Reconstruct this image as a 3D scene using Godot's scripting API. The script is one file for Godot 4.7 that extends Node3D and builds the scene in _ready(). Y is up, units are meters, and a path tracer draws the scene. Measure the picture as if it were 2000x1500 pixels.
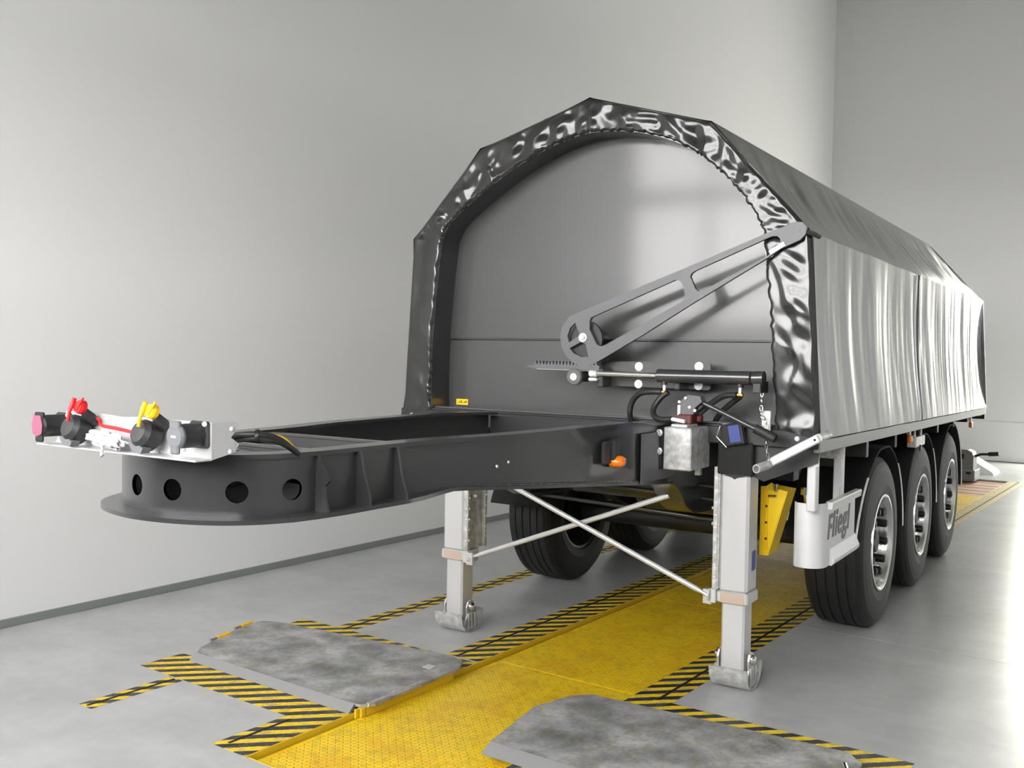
extends Node3D
# A three-axle dump semi-trailer wrapped in black film, parked over the inspection pit of a vehicle test hall.
# World axes = the hall (x to the right wall, z towards the front wall). The trailer's own axes are turned 3.2 degrees.

var M := {}
var counts := {}
var trailer: Node3D
const XL := -2.96      # inner face of the left wall
const XR := 6.6
const ZB := -13.2      # inner face of the back wall
const ZF := 6.6
const HT := 9.0

# ------------------------------------------------------------------ naming
func numbered(parent: Node, called: String) -> String:
	var key := str(parent.get_instance_id()) + called
	var n: int = counts.get(key, 0)
	counts[key] = n + 1
	return called if n == 0 else "%s_%03d" % [called, n]

func put(o: Node3D, called: String, parent: Node) -> Node3D:
	o.name = numbered(parent, called)
	parent.add_child(o, true)
	return o

func tag(o: Node, label: String, category := "", group := "", kind := "") -> Node:
	if label: o.set_meta("label", label)
	if category: o.set_meta("category", category)
	if group: o.set_meta("group", group)
	if kind: o.set_meta("kind", kind)
	return o

func node(called: String, parent: Node, at := Vector3.ZERO) -> Node3D:
	var o := Node3D.new()
	o.position = at
	return put(o, called, parent)

func mesh_of(st: SurfaceTool, m: Material) -> ArrayMesh:
	st.generate_normals()
	var me := st.commit()
	me.surface_set_material(0, m)
	return me

func part(called: String, st: SurfaceTool, m: Material, parent: Node) -> MeshInstance3D:
	var o := MeshInstance3D.new()
	o.mesh = mesh_of(st, m)
	put(o, called, parent)
	return o

func shared(called: String, me: Mesh, parent: Node, tr: Transform3D) -> MeshInstance3D:
	var o := MeshInstance3D.new()
	o.mesh = me
	o.transform = tr
	put(o, called, parent)
	return o

func structure(called: String, st: SurfaceTool, m: Material, label: String) -> MeshInstance3D:
	var o := part(called, st, m, self)
	tag(o, label, "", "", "structure")
	return o

# ------------------------------------------------------------------ shapes
func nst() -> SurfaceTool:
	var st := SurfaceTool.new()
	st.begin(Mesh.PRIMITIVE_TRIANGLES)
	st.set_smooth_group(-1)
	return st

func tri(st: SurfaceTool, a: Vector3, b: Vector3, c: Vector3) -> void:
	st.add_vertex(a); st.add_vertex(b); st.add_vertex(c)

# a, b, c, d counter-clockwise seen from outside
func quad(st: SurfaceTool, a: Vector3, b: Vector3, c: Vector3, d: Vector3) -> void:
	tri(st, a, c, b); tri(st, a, d, c)

func box(st: SurfaceTool, c: Vector3, s: Vector3, bev := 0.0, bs := Basis.IDENTITY) -> void:
	st.set_smooth_group(-1)
	var h := s * 0.5
	var b: float = min(bev, min(h.x, min(h.y, h.z)) * 0.9)
	var ax := [bs.x, bs.y, bs.z]
	var hh := [h.x, h.y, h.z]
	for i in 3:
		var j := (i + 1) % 3
		var k := (i + 2) % 3
		for sg in [1.0, -1.0]:
			var n: Vector3 = ax[i] * hh[i] * sg
			var u: Vector3 = ax[j] * (hh[j] - b)
			var v: Vector3 = ax[k] * (hh[k] - b) * sg
			quad(st, c + n - u - v, c + n + u - v, c + n + u + v, c + n - u + v)
	if b <= 0.0: return
	for i in 3:
		var j := (i + 1) % 3
		var k := (i + 2) % 3
		for sj in [1.0, -1.0]:
			for sk in [1.0, -1.0]:
				var l: Vector3 = ax[i] * (hh[i] - b)
				var p: Vector3 = c + ax[j] * hh[j] * sj + ax[k] * (hh[k] - b) * sk
				var q: Vector3 = c + ax[j] * (hh[j] - b) * sj + ax[k] * hh[k] * sk
				if sj * sk > 0: quad(st, p - l, p + l, q + l, q - l) if false else quad(st, p + l, p - l, q - l, q + l)
				else: quad(st, p - l, p + l, q + l, q - l)
	for sx in [1.0, -1.0]:
		for sy in [1.0, -1.0]:
			for sz in [1.0, -1.0]:
				var px: Vector3 = c + bs.x * h.x * sx + bs.y * (h.y - b) * sy + bs.z * (h.z - b) * sz
				var py: Vector3 = c + bs.x * (h.x - b) * sx + bs.y * h.y * sy + bs.z * (h.z - b) * sz
				var pz: Vector3 = c + bs.x * (h.x - b) * sx + bs.y * (h.y - b) * sy + bs.z * h.z * sz
				if sx * sy * sz > 0: tri(st, px, pz, py)
				else: tri(st, px, py, pz)

func bx(x0: float, x1: float, y0: float, y1: float, z0: float, z1: float, bev := 0.0, st: SurfaceTool = null) -> SurfaceTool:
	if st == null: st = nst()
	box(st, Vector3((x0 + x1) / 2, (y0 + y1) / 2, (z0 + z1) / 2), Vector3(absf(x1 - x0), absf(y1 - y0), absf(z1 - z0)), bev)
	return st

# a bar of rectangular section from a to b
func bar(st: SurfaceTool, a: Vector3, b: Vector3, w: float, t: float, up := Vector3.UP, bev := 0.002) -> void:
	var d := (b - a).normalized()
	var sx := d.cross(up).normalized()
	var sy := sx.cross(d).normalized()
	box(st, (a + b) / 2, Vector3(w, t, a.distance_to(b)), bev, Basis(sx, sy, -d))

func tube(st: SurfaceTool, pts: Array, r, sides := 12, caps := true) -> void:
	var n := pts.size()
	var prev := Vector3.ZERO
	var rings := []
	for i in n:
		var p: Vector3 = pts[i]
		var d: Vector3
		if i == 0: d = pts[1] - p
		elif i == n - 1: d = p - pts[i - 1]
		else: d = (pts[i + 1] - p).normalized() + (p - pts[i - 1]).normalized()
		d = d.normalized()
		if prev == Vector3.ZERO:
			prev = d.cross(Vector3.UP if absf(d.y) < 0.9 else Vector3.RIGHT).normalized()
		else:
			prev = (prev - d * prev.dot(d)).normalized()
		var o := d.cross(prev)
		var rr: float = r[i] if r is Array else r
		var ring := []
		for k in sides:
			var a := TAU * k / sides
			ring.append(p + (prev * cos(a) + o * sin(a)) * rr)
		rings.append(ring)
	st.set_smooth_group(0)
	for i in n - 1:
		for k in sides:
			var k2 := (k + 1) % sides
			quad(st, rings[i][k], rings[i][k2], rings[i + 1][k2], rings[i + 1][k])
	st.set_smooth_group(-1)
	if caps:
		for k in sides:
			var k2 := (k + 1) % sides
			tri(st, pts[0], rings[0][k], rings[0][k2])
			tri(st, pts[n - 1], rings[n - 1][k2], rings[n - 1][k])

# profile = [[radius, height] ...] turned about axis bs.y at c; hard = indices after which a new smooth group starts
func lathe(st: SurfaceTool, profile: Array, c: Vector3, bs := Basis.IDENTITY, segs := 32, smooth := false) -> void:
	for i in profile.size() - 1:
		st.set_smooth_group(0 if smooth else i + 1)
		var r0: float = profile[i][0]
		var h0: float = profile[i][1]
		var r1: float = profile[i + 1][0]
		var h1: float = profile[i + 1][1]
		for k in segs:
			var a := TAU * k / segs
			var b := TAU * (k + 1) / segs
			var da := bs.x * cos(a) + bs.z * sin(a)
			var db := bs.x * cos(b) + bs.z * sin(b)
			var p0 := c + da * r0 + bs.y * h0
			var p1 := c + db * r0 + bs.y * h0
			var p2 := c + db * r1 + bs.y * h1
			var p3 := c + da * r1 + bs.y * h1
			if r0 > 1e-6: tri(st, p0, p1, p2)
			if r1 > 1e-6: tri(st, p0, p2, p3)
	st.set_smooth_group(-1)

func disc_x() -> Basis:   # y axis of a lathe turned to +x
	return Basis(Vector3(0, 1, 0), Vector3(1, 0, 0), Vector3(0, 0, -1))

func disc_z() -> Basis:   # y axis of a lathe turned to +z
	return Basis(Vector3(1, 0, 0), Vector3(0, 0, 1), Vector3(0, -1, 0))

# polygon (x, y) drawn in the plane tr.x / tr.y and given a thickness along tr.z
func prism(st: SurfaceTool, poly: Array, depth: float, tr := Transform3D.IDENTITY) -> void:
	st.set_smooth_group(-1)
	var p := PackedVector2Array(poly)
	if Geometry2D.is_polygon_clockwise(p): p.reverse()
	var t := Geometry2D.triangulate_polygon(p)
	var f := func(v: Vector2, z: float) -> Vector3: return tr * Vector3(v.x, v.y, z)
	for i in range(0, t.size(), 3):
		var a := p[t[i]]
		var b := p[t[i + 1]]
		var c := p[t[i + 2]]
		if (b - a).cross(c - a) < 0:
			var s := b
			b = c
			c = s
		tri(st, f.call(a, depth), f.call(c, depth), f.call(b, depth))
		tri(st, f.call(a, 0.0), f.call(b, 0.0), f.call(c, 0.0))
	for i in p.size():
		var a := p[i]
		var b := p[(i + 1) % p.size()]
		quad(st, f.call(a, 0.0), f.call(b, 0.0), f.call(b, depth), f.call(a, depth))

# swept solid with a four-sided section: four polylines of equal length
func sweep4(st: SurfaceTool, A: Array, B: Array, C: Array, D: Array) -> void:
	for e in [[A, B, 1], [B, C, 2], [C, D, 3], [D, A, 4]]:
		st.set_smooth_group(e[2])
		for i in A.size() - 1:
			quad(st, e[0][i], e[0][i + 1], e[1][i + 1], e[1][i])
	st.set_smooth_group(-1)
	var n := A.size() - 1
	quad(st, A[0], B[0], C[0], D[0])
	quad(st, A[n], D[n], C[n], B[n])

func grid(st: SurfaceTool, nu: int, nv: int, f: Callable, group := 0) -> void:
	var P := []
	for i in nu + 1:
		var row := []
		for j in nv + 1: row.append(f.call(float(i) / nu, float(j) / nv))
		P.append(row)
	st.set_smooth_group(group)
	for i in nu:
		for j in nv: quad(st, P[i][j], P[i + 1][j], P[i + 1][j + 1], P[i][j + 1])
	st.set_smooth_group(-1)

func catmull(pts: Array, per: int) -> Array:
	var out := []
	for i in pts.size() - 1:
		var p0 = pts[max(i - 1, 0)]
		var p1 = pts[i]
		var p2 = pts[i + 1]
		var p3 = pts[min(i + 2, pts.size() - 1)]
		for k in per:
			var t := float(k) / per
			out.append(0.5 * ((2.0 * p1) + (p2 - p0) * t + (2.0 * p0 - 5.0 * p1 + 4.0 * p2 - p3) * t * t + (3.0 * p1 - p0 - 3.0 * p2 + p3) * t * t * t))
	out.append(pts[-1])
	return out

# ------------------------------------------------------------------ materials
func mat(called: String, c: Color, rough: float, metal := 0.0, coat := 0.0, coat_rough := 0.1) -> StandardMaterial3D:
	var m := StandardMaterial3D.new()
	m.resource_name = called
	m.albedo_color = c
	m.roughness = rough
	m.metallic = metal
	if coat > 0:
		m.clearcoat_enabled = true
		m.clearcoat = coat
		m.clearcoat_roughness = coat_rough
	M[called] = m
	return m

func fnoise(sd: int, freq: float, oct := 4, kind := FastNoiseLite.TYPE_SIMPLEX_SMOOTH) -> FastNoiseLite:
	var n := FastNoiseLite.new()
	n.seed = sd
	n.frequency = freq
	n.noise_type = kind
	n.fractal_octaves = oct
	return n

# grey image whose pixels come from f(u, v) in 0..1 -> Color
func paint(w: int, h: int, f: Callable) -> ImageTexture:
	var im := Image.create(w, h, false, Image.FORMAT_RGB8)
	for y in h:
		for x in w: im.set_pixel(x, y, f.call(float(x) / w, float(y) / h))
	im.generate_mipmaps()
	return ImageTexture.create_from_image(im)

func seamless(sd: int, freq: float, size: int, oct := 4) -> Image:
	var im := fnoise(sd, freq, oct).get_seamless_image(size, size)
	im.convert(Image.FORMAT_L8)
	return im

func g(im: Image, x: int, y: int) -> float:
	return im.get_pixel(posmod(x, im.get_width()), posmod(y, im.get_height())).r

func triplanar(m: StandardMaterial3D, scale: float, world := true) -> void:
	m.uv1_triplanar = true
	m.uv1_world_triplanar = world
	m.uv1_scale = Vector3.ONE * scale

func normal_from(im: Image, strength: float) -> ImageTexture:
	var c: Image = im.duplicate()
	c.convert(Image.FORMAT_RGBA8)
	c.bump_map_to_normal_map(strength)
	return ImageTexture.create_from_image(c)

func make_materials() -> void:
	var fine := seamless(3, 0.05, 512, 4)
	var coarse := seamless(8, 0.008, 512, 4)
	var streak := seamless(21, 0.02, 512, 3)
	# trowelled, coated concrete
	var fl := mat("floor_coating", Color.WHITE, 0.29)
	fl.albedo_texture = paint(512, 512, func(u, v):
		var x := int(u * 512)
		var y := int(v * 512)
		var k: float = 0.665 + (g(coarse, x, y) - 0.5) * 0.08 + (g(fine, x, y) - 0.5) * 0.035 + (g(streak, x / 3, y * 2) - 0.5) * 0.03
		return Color(k, k * 1.003, k * 1.005))
	triplanar(fl, 0.35)
	mat("wall_paint", Color(0.85, 0.85, 0.85), 0.75)
	mat("ceiling_paint", Color(0.50, 0.50, 0.49), 0.9)
	mat("baseboard_grey", Color(0.47, 0.49, 0.48), 0.6)
	mat("concrete_below", Color(0.2, 0.2, 0.2), 0.9)
	# hazard paint: world-aligned diagonal stripes with scuffs
	var hz := mat("hazard_paint", Color.WHITE, 0.5)
	hz.albedo_texture = paint(512, 512, func(u, v):
		var x := int(u * 512)
		var y := int(v * 512)
		var s := fposmod(u * 4.0 + (g(fine, x, y) - 0.5) * 0.05, 1.0)
		var n: float = g(fine, x * 2, y * 2) * 0.6 + g(coarse, x, y) * 0.4
		var c := Color(0.90, 0.77, 0.15) if s < 0.5 else Color(0.17, 0.17, 0.18)
		c = c.darkened((g(streak, x, y) - 0.35) * 0.25) if g(streak, x, y) > 0.35 else c
		if n > 0.64: c = c.lerp(Color(0.5, 0.5, 0.48), 0.7)
		return c)
	# painted tread plate
	var tp := mat("tread_yellow", Color.WHITE, 0.38)
	tp.albedo_texture = paint(512, 512, func(u, v):
		var x := int(u * 512)
		var y := int(v * 512)
		var c := Color(0.91, 0.77, 0.12)
		var a: float = g(coarse, x, y)
		c = c.lerp(Color(0.84, 0.64, 0.09), clampf((a - 0.5) * 2.5, 0, 0.6))
		c = c.lerp(Color(0.80, 0.71, 0.20), clampf((g(streak, x, y) - 0.6) * 3.0, 0, 0.4))
		c = c.darkened(clampf((g(fine, x, y) - 0.55) * 0.5, 0.0, 0.12))
		return c)
	triplanar(tp, 0.6)
	mat("tread_worn", Color(0.72, 0.58, 0.13), 0.42, 0.1)
	mat("lip_yellow", Color(0.80, 0.66, 0.12), 0.45)
	mat("tread_red", Color(0.72, 0.58, 0.46), 0.5)
	# worn steel of the tester plates
	var ws := mat("worn_steel", Color.WHITE, 1.0, 0.15)
	ws.albedo_texture = paint(512, 512, func(u, v):
		var x := int(u * 512)
		var y := int(v * 512)
		var k: float = 0.58 + (g(coarse, x, y) - 0.5) * 0.30 + (g(fine, x * 2, y * 2) - 0.5) * 0.10 + (g(streak, x, y) - 0.5) * 0.14
		var c := Color(k, k, k)
		if g(fine, x + 40, y + 90) > 0.62 and g(coarse, x + 200, y) > 0.45: c = c.lerp(Color(0.52, 0.50, 0.30), 0.30)
		return c)
	ws.roughness_texture = paint(128, 128, func(u, v):
		var k: float = 0.48 + (g(fine, int(u * 512), int(v * 512)) - 0.5) * 0.2
		return Color(k, k, k))
	triplanar(ws, 0.7)
	mat("worn_edge", Color(0.55, 0.55, 0.55), 0.55, 0.2)
	# trailer
	mat("black_paint", Color(0.175, 0.175, 0.18), 0.30, 0.0, 0.5, 0.08)
	mat("under_paint", Color(0.11, 0.11, 0.115), 0.45)
	mat("panel_paint", Color(0.225, 0.225, 0.225), 0.36, 0.0, 0.45, 0.11)
	mat("arm_steel", Color(0.33, 0.33, 0.34), 0.45, 0.1)
	var film := mat("black_film", Color(0.14, 0.14, 0.14), 0.20, 0.0, 0.25, 0.10)
	film.metallic_specular = 0.5
	mat("rubber", Color(0.10, 0.10, 0.10), 0.6)
	mat("hose_rubber", Color(0.11, 0.11, 0.11), 0.5)
	mat("black_plastic", Color(0.15, 0.15, 0.16), 0.45)
	mat("grey_plastic", Color(0.40, 0.41, 0.42), 0.45)
	var al := mat("aluminium", Color(0.78, 0.78, 0.78), 0.42, 0.30)
	al.roughness_texture = paint(128, 128, func(u, v):
		var k: float = 0.80 + (g(streak, int(u * 512), int(v * 60)) - 0.5) * 0.4
		return Color(k, k, k))
	triplanar(al, 1.5, false)
	mat("white_alu", Color(0.80, 0.80, 0.80), 0.40, 0.25)
	var gv := mat("galvanised", Color.WHITE, 0.42, 0.5)
	gv.albedo_texture = paint(256, 256, func(u, v):
		var k: float = 0.76 + (g(coarse, int(u * 512) * 2, int(v * 512) * 2) - 0.5) * 0.22 + (g(fine, int(u * 512), int(v * 512)) - 0.5) * 0.08
		return Color(k, k, k * 0.99))
	triplanar(gv, 2.2, false)
	mat("chrome", Color(0.9, 0.89, 0.87), 0.12, 1.0)
	mat("polished_rim", Color(0.90, 0.90, 0.89), 0.20, 1.0)
	mat("brass", Color(0.80, 0.62, 0.32), 0.3, 0.9)
	mat("washer_white", Color(0.93, 0.93, 0.93), 0.35, 0.2)
	mat("dark_cap", Color(0.06, 0.06, 0.065), 0.4)
	mat("deep_dark", Color(0.04, 0.04, 0.04), 0.8)
	mat("chock_yellow", Color(0.93, 0.78, 0.05), 0.45)
	mat("tag_yellow", Color(0.95, 0.74, 0.05), 0.5)
	mat("tag_blue", Color(0.25, 0.30, 0.52), 0.5)
	mat("tag_white", Color(0.92, 0.92, 0.92), 0.5)
	mat("tag_pink", Color(0.55, 0.31, 0.40), 0.5)
	mat("label_tan", Color(0.72, 0.64, 0.58), 0.6)
	mat("red_plastic", Color(0.83, 0.10, 0.12), 0.4)
	mat("yellow_plastic", Color(0.95, 0.74, 0.06), 0.4)
	mat("pump_red", Color(0.32, 0.10, 0.11), 0.5)
	mat("logo_grey", Color(0.30, 0.30, 0.32), 0.5)
	mat("rail_grey", Color(0.50, 0.50, 0.49), 0.45, 0.3)
	mat("guard_black", Color(0.08, 0.08, 0.08), 0.85)
	mat("white_edge", Color(0.90, 0.90, 0.89), 0.45)
	mat("jack_grey", Color(0.45, 0.46, 0.47), 0.5)
	mat("frame_grey", Color(0.55, 0.56, 0.57), 0.5, 0.3)
	var am := mat("amber_lens", Color(0.93, 0.48, 0.02), 0.18, 0.0, 0.6, 0.05)
	am.metallic_specular = 0.6
	var bag := mat("clear_bag", Color(0.70, 0.70, 0.71), 0.22)
	bag.metallic_specular = 0.8
	var lt := mat("lit_glazing", Color(0.9, 0.9, 0.9), 0.6)
	lt.emission_enabled = true
	lt.emission = Color(1, 1, 0.98)
	lt.emission_energy_multiplier = 2.0
	var cg := mat("clear_glass", Color(0.95, 0.97, 0.97, 0.06), 0.0)
	cg.transparency = BaseMaterial3D.TRANSPARENCY_ALPHA
	var ld := mat("lamp_diffuser", Color(0.95, 0.95, 0.95), 0.6)
	ld.emission_enabled = true
	ld.emission = Color(1, 0.99, 0.95)
	ld.emission_energy_multiplier = 3.0

# ------------------------------------------------------------------ lights
# an area light of a given radiance facing towards dir
func area(called: String, at: Vector3, dir: Vector3, size: Vector2, radiance: float, c := Color.WHITE, parent: Node = self) -> void:
	var l := AreaLight3D.new()
	l.area_size = size
	l.area_normalize_energy = true
	l.light_energy = radiance * size.x * size.y / PI
	l.light_color = c
	l.area_range = 60.0
	l.shadow_enabled = true
	l.name = called
	parent.add_child(l, true)
	var up := Vector3.UP if absf(dir.y) < 0.9 else Vector3.BACK
	l.global_transform = Transform3D(Basis.looking_at(dir, up), at)

const GATE := [-2.75, 4.15, 0.0, 5.0]            # x0 x1 y0 y1 of the sectional gate in the front wall, behind the viewer
const GATE_COLS := [[-2.66, -1.72], [-1.62, -0.56], [-0.46, 0.66], [0.76, 1.86], [1.96, 2.96], [3.06, 4.06]]
const GATE_ROWS := [[2.10, 3.58], [3.80, 4.85]]
const SIDE_DOOR := [-12.7, -8.9, 0.0, 4.0]      # z0 z1 y0 y1 of the glazed gate in the right wall
const DOOR := [0.40, 1.25, 0.0, 4.8]            # x0 x1 y0 y1 of the glazed door in the back wall
const LAMP_ROWS := [-0.9, 3.3]
const LAMP_Z := [-9.5, -5.5, -1.5, 2.5]

func light_and_camera() -> void:
	var cam := Camera3D.new()
	cam.name = "camera"
	cam.fov = rad_to_deg(2.0 * atan(750.0 / 1898.7))
	cam.near = 0.05
	cam.far = 100.0
	cam.transform = Transform3D(Basis(Vector3.UP, 0.626) * Basis(Vector3.RIGHT, -0.033) * Basis(Vector3.BACK, 0.017), Vector3(2.788, 1.680, 4.530))
	add_child(cam)
	cam.current = true
	var we := WorldEnvironment.new()
	we.name = "environment"
	var e := Environment.new()
	e.background_mode = Environment.BG_SKY      # overcast daylight, it enters through the glazed gate behind the viewer
	var sm := ProceduralSkyMaterial.new()
	sm.sky_top_color = Color(0.975, 0.97, 0.965)
	sm.sky_horizon_color = Color(0.975, 0.97, 0.965)
	sm.ground_horizon_color = Color(0.42, 0.42, 0.42)
	sm.ground_bottom_color = Color(0.42, 0.42, 0.42)
	sm.sky_energy_multiplier = 4.05
	sm.ground_energy_multiplier = 4.05
	sm.sun_angle_max = 1.0
	var sky := Sky.new()
	sky.sky_material = sm
	e.sky = sky
	e.tonemap_mode = Environment.TONE_MAPPER_LINEAR
	e.tonemap_exposure = 1.0
	e.sdfgi_enabled = true
	e.ssao_enabled = true
	e.ssil_enabled = true
	we.environment = e
	add_child(we)
	area("door_daylight", Vector3((DOOR[0] + DOOR[1]) / 2, (DOOR[2] + DOOR[3]) / 2 + 0.1, ZB - 0.08), Vector3.BACK, Vector2(DOOR[1] - DOOR[0] - 0.1, DOOR[3] - DOOR[2] - 0.3), 24.0, Color(1, 1, 0.94))
	area("side_door_daylight", Vector3(XR + 0.08, 2.1, (SIDE_DOOR[0] + SIDE_DOOR[1]) / 2), Vector3.LEFT, Vector2(SIDE_DOOR[1] - SIDE_DOOR[0] - 0.2, 3.6), 3.6)

# ------------------------------------------------------------------ the hall
func build_hall() -> void:
	var st := nst()
	var t := 0.12
	bx(XL - 0.3, -0.390, -t, 0, ZB - 0.3, ZF + 0.3, 0, st)
	bx(0.520, XR + 0.3, -t, 0, ZB - 0.3, -1.424, 0, st)
	bx(0.520, XR + 0.3, -t, 0, -1.418, ZF + 0.3, 0, st)
	bx(-0.390, 0.520, -t, 0, 1.965, ZF + 0.3, 0, st)
	bx(-0.390, 0.520, -t, 0, ZB - 0.3, -10.415, 0, st)
	structure("floor", st, M.floor_coating, "smooth grey coated concrete floor of the test hall")
	structure("floor_base", bx(XL - 0.3, XR + 0.3, -0.4, -t - 0.001, ZB - 0.3, ZF + 0.3), M.concrete_below, "dark concrete below the pit covers")
	structure("wall_left", bx(XL - 0.25, XL, 0, HT, ZB - 0.25, ZF + 0.25), M.wall_paint, "long smooth light grey wall on the left")
	# front wall with the sectional gate
	st = nst()
	bx(XL - 0.25, GATE[0], 0, HT, ZF, ZF + 0.25, 0, st)
	bx(GATE[1], XR + 0.25, 0, HT, ZF, ZF + 0.25, 0, st)
	bx(GATE[0], GATE[1], GATE[3], HT, ZF, ZF + 0.25, 0, st)
	structure("wall_front", st, M.wall_paint, "light grey wall behind the viewer")
	var gn := node("door_2", self, Vector3(0, 0, ZF + 0.10))
	tag(gn, "sectional gate with glazed upper sections behind the viewer", "", "", "structure")
	st = nst()
	bx(GATE[0], GATE[1], 0, GATE_ROWS[0][0], -0.02, 0.03, 0.004, st)
	bx(GATE[0], GATE[1], GATE_ROWS[0][1], GATE_ROWS[1][0], -0.02, 0.03, 0.004, st)
	bx(GATE[0], GATE[1], GATE_ROWS[1][1], GATE[3], -0.02, 0.03, 0.004, st)
	var gx := [GATE[0]]
	for c in GATE_COLS: gx.append_array(c)
	gx.append(GATE[1])
	for k in range(0, gx.size(), 2): bx(gx[k], gx[k + 1], GATE_ROWS[0][0], GATE_ROWS[1][1], -0.02, 0.03, 0.004, st)
	part("gate_leaf", st, M.frame_grey, gn)
	for c in GATE_COLS:
		for r in GATE_ROWS: part("pane", bx(c[0], c[1], r[0], r[1], 0.0, 0.004), M.clear_glass, gn)
	st = nst()
	bx(XL - 0.25, DOOR[0], 0, HT, ZB - 0.25, ZB, 0, st)
	bx(DOOR[1], XR + 0.25, 0, HT, ZB - 0.25, ZB, 0, st)
	bx(DOOR[0], DOOR[1], DOOR[3], HT, ZB - 0.25, ZB, 0, st)
	structure("wall_back", st, M.wall_paint, "light grey back wall behind the trailer")
	var dn := node("door_1", self, Vector3((DOOR[0] + DOOR[1]) / 2, 0, ZB - 0.16))
	tag(dn, "glazed sectional gate in the back wall", "", "", "structure")
	var hw: float = (DOOR[1] - DOOR[0]) / 2
	part("pane", bx(-hw, hw, 0.02, DOOR[3], -0.03, 0.0), M.lit_glazing, dn)
	st = nst()
	bx(-hw, hw, 0, 0.24, -0.04, 0.10, 0.004, st)
	bx(-hw, hw, DOOR[3] - 0.06, DOOR[3], -0.04, 0.10, 0.004, st)
	bx(-hw, -hw + 0.06, 0, DOOR[3], -0.04, 0.10, 0.004, st)
	bx(hw - 0.06, hw, 0, DOOR[3], -0.04, 0.10, 0.004, st)
	part("door_frame", st, M.frame_grey, dn)
	st = nst()
	bx(XR, XR + 0.25, 0, HT, ZB - 0.25, SIDE_DOOR[0], 0, st)
	bx(XR, XR + 0.25, 0, HT, SIDE_DOOR[1], ZF + 0.25, 0, st)
	bx(XR, XR + 0.25, SIDE_DOOR[3], HT, SIDE_DOOR[0], SIDE_DOOR[1], 0, st)
	structure("wall_right", st, M.wall_paint, "light grey wall on the right, outside the picture")
	var sd := node("door_3", self, Vector3(XR + 0.12, 0, (SIDE_DOOR[0] + SIDE_DOOR[1]) / 2))
	tag(sd, "glazed gate in the right wall near the back", "", "", "structure")
	var hz: float = (SIDE_DOOR[1] - SIDE_DOOR[0]) / 2
	part("pane", bx(0.0, 0.03, 0.0, SIDE_DOOR[3], -hz, hz), M.lit_glazing, sd)
	st = nst()
	bx(-0.04, 0.05, 0, 0.24, -hz, hz, 0.004, st)
	bx(-0.04, 0.05, SIDE_DOOR[3] - 0.08, SIDE_DOOR[3], -hz, hz, 0.004, st)
	bx(-0.04, 0.05, 0.24, SIDE_DOOR[3] - 0.08, -hz, -hz + 0.08, 0.004, st)
	bx(-0.04, 0.05, 0.24, SIDE_DOOR[3] - 0.08, hz - 0.08, hz, 0.004, st)
	part("door_frame", st, M.frame_grey, sd)
	structure("ceiling", bx(XL - 0.25, XR + 0.25, HT, HT + 0.25, ZB - 0.25, ZF + 0.25), M.ceiling_paint, "grey ceiling of the hall")
	structure("baseboard_left", bx(XL, XL + 0.012, 0, 0.052, ZB, ZF, 0.003), M.baseboard_grey, "low grey skirting along the left wall")
	structure("trim_1", bx(XL, DOOR[0], 0.012, 0.665, ZB, ZB + 0.02, 0.004), M.wall_paint, "light wainscot panel along the back wall")
	structure("baseboard_back", bx(XL, DOOR[0], 0, 0.012, ZB, ZB + 0.024, 0.002), M.baseboard_grey, "thin dark joint at the foot of the back wall")
	# ceiling lamps
	for x in LAMP_ROWS:
		for z in LAMP_Z:
			var ln := node("ceiling_lamp", self, Vector3(x, HT - 0.02, z))
			tag(ln, "long fluorescent ceiling lamp, %s from the back wall in the %s row" % [["first", "second", "third", "fourth"][LAMP_Z.find(z)], "left" if x < 0 else "right"], "lamp", "ceiling lamps")
			part("housing", bx(-0.22, 0.22, -0.12, 0.0, -1.0, 1.0, 0.01), M.white_alu, ln)
			part("diffuser", bx(-0.19, 0.19, -0.135, -0.121, -0.96, 0.96, 0.005), M.lamp_diffuser, ln)
			area("lamp_light", Vector3(x, HT - 0.165, z), Vector3.DOWN, Vector2(0.38, 1.92), 2.5, Color(1, 1, 0.985), ln)

# ------------------------------------------------------------------ pit, markings, tester
func stripe(label: String, x0: float, x1: float, z0: float, z1: float, y := 0.0) -> void:
	var st := nst()
	var nx := 1
	var f := func(x: float, z: float) -> void:
		st.set_uv(Vector2((x + z) / 0.48, (x - z) / 0.96))
		st.add_vertex(Vector3(x, y + 0.0015, z))
	f.call(x0, z0); f.call(x1, z0); f.call(x1, z1)
	f.call(x0, z0); f.call(x1, z1); f.call(x0, z1)
	for e in [[x0, z1, x1, z1], [x1, z1, x1, z0], [x1, z0, x0, z0], [x0, z0, x0, z1]]:
		for q in [[e[0], e[1], 0.0], [e[2], e[3], 0.0], [e[2], e[3], 0.0015], [e[0], e[1], 0.0], [e[2], e[3], 0.0015], [e[0], e[1], 0.0015]]:
			st.set_uv(Vector2((q[0] + q[1]) / 0.48, (q[0] - q[1]) / 0.96))
			st.add_vertex(Vector3(q[0], y + q[2], q[1]))
	var o := part("hazard_marking", st, M.hazard_paint, self)
	tag(o, label, "floor marking", "black and yellow hazard markings")

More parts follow.
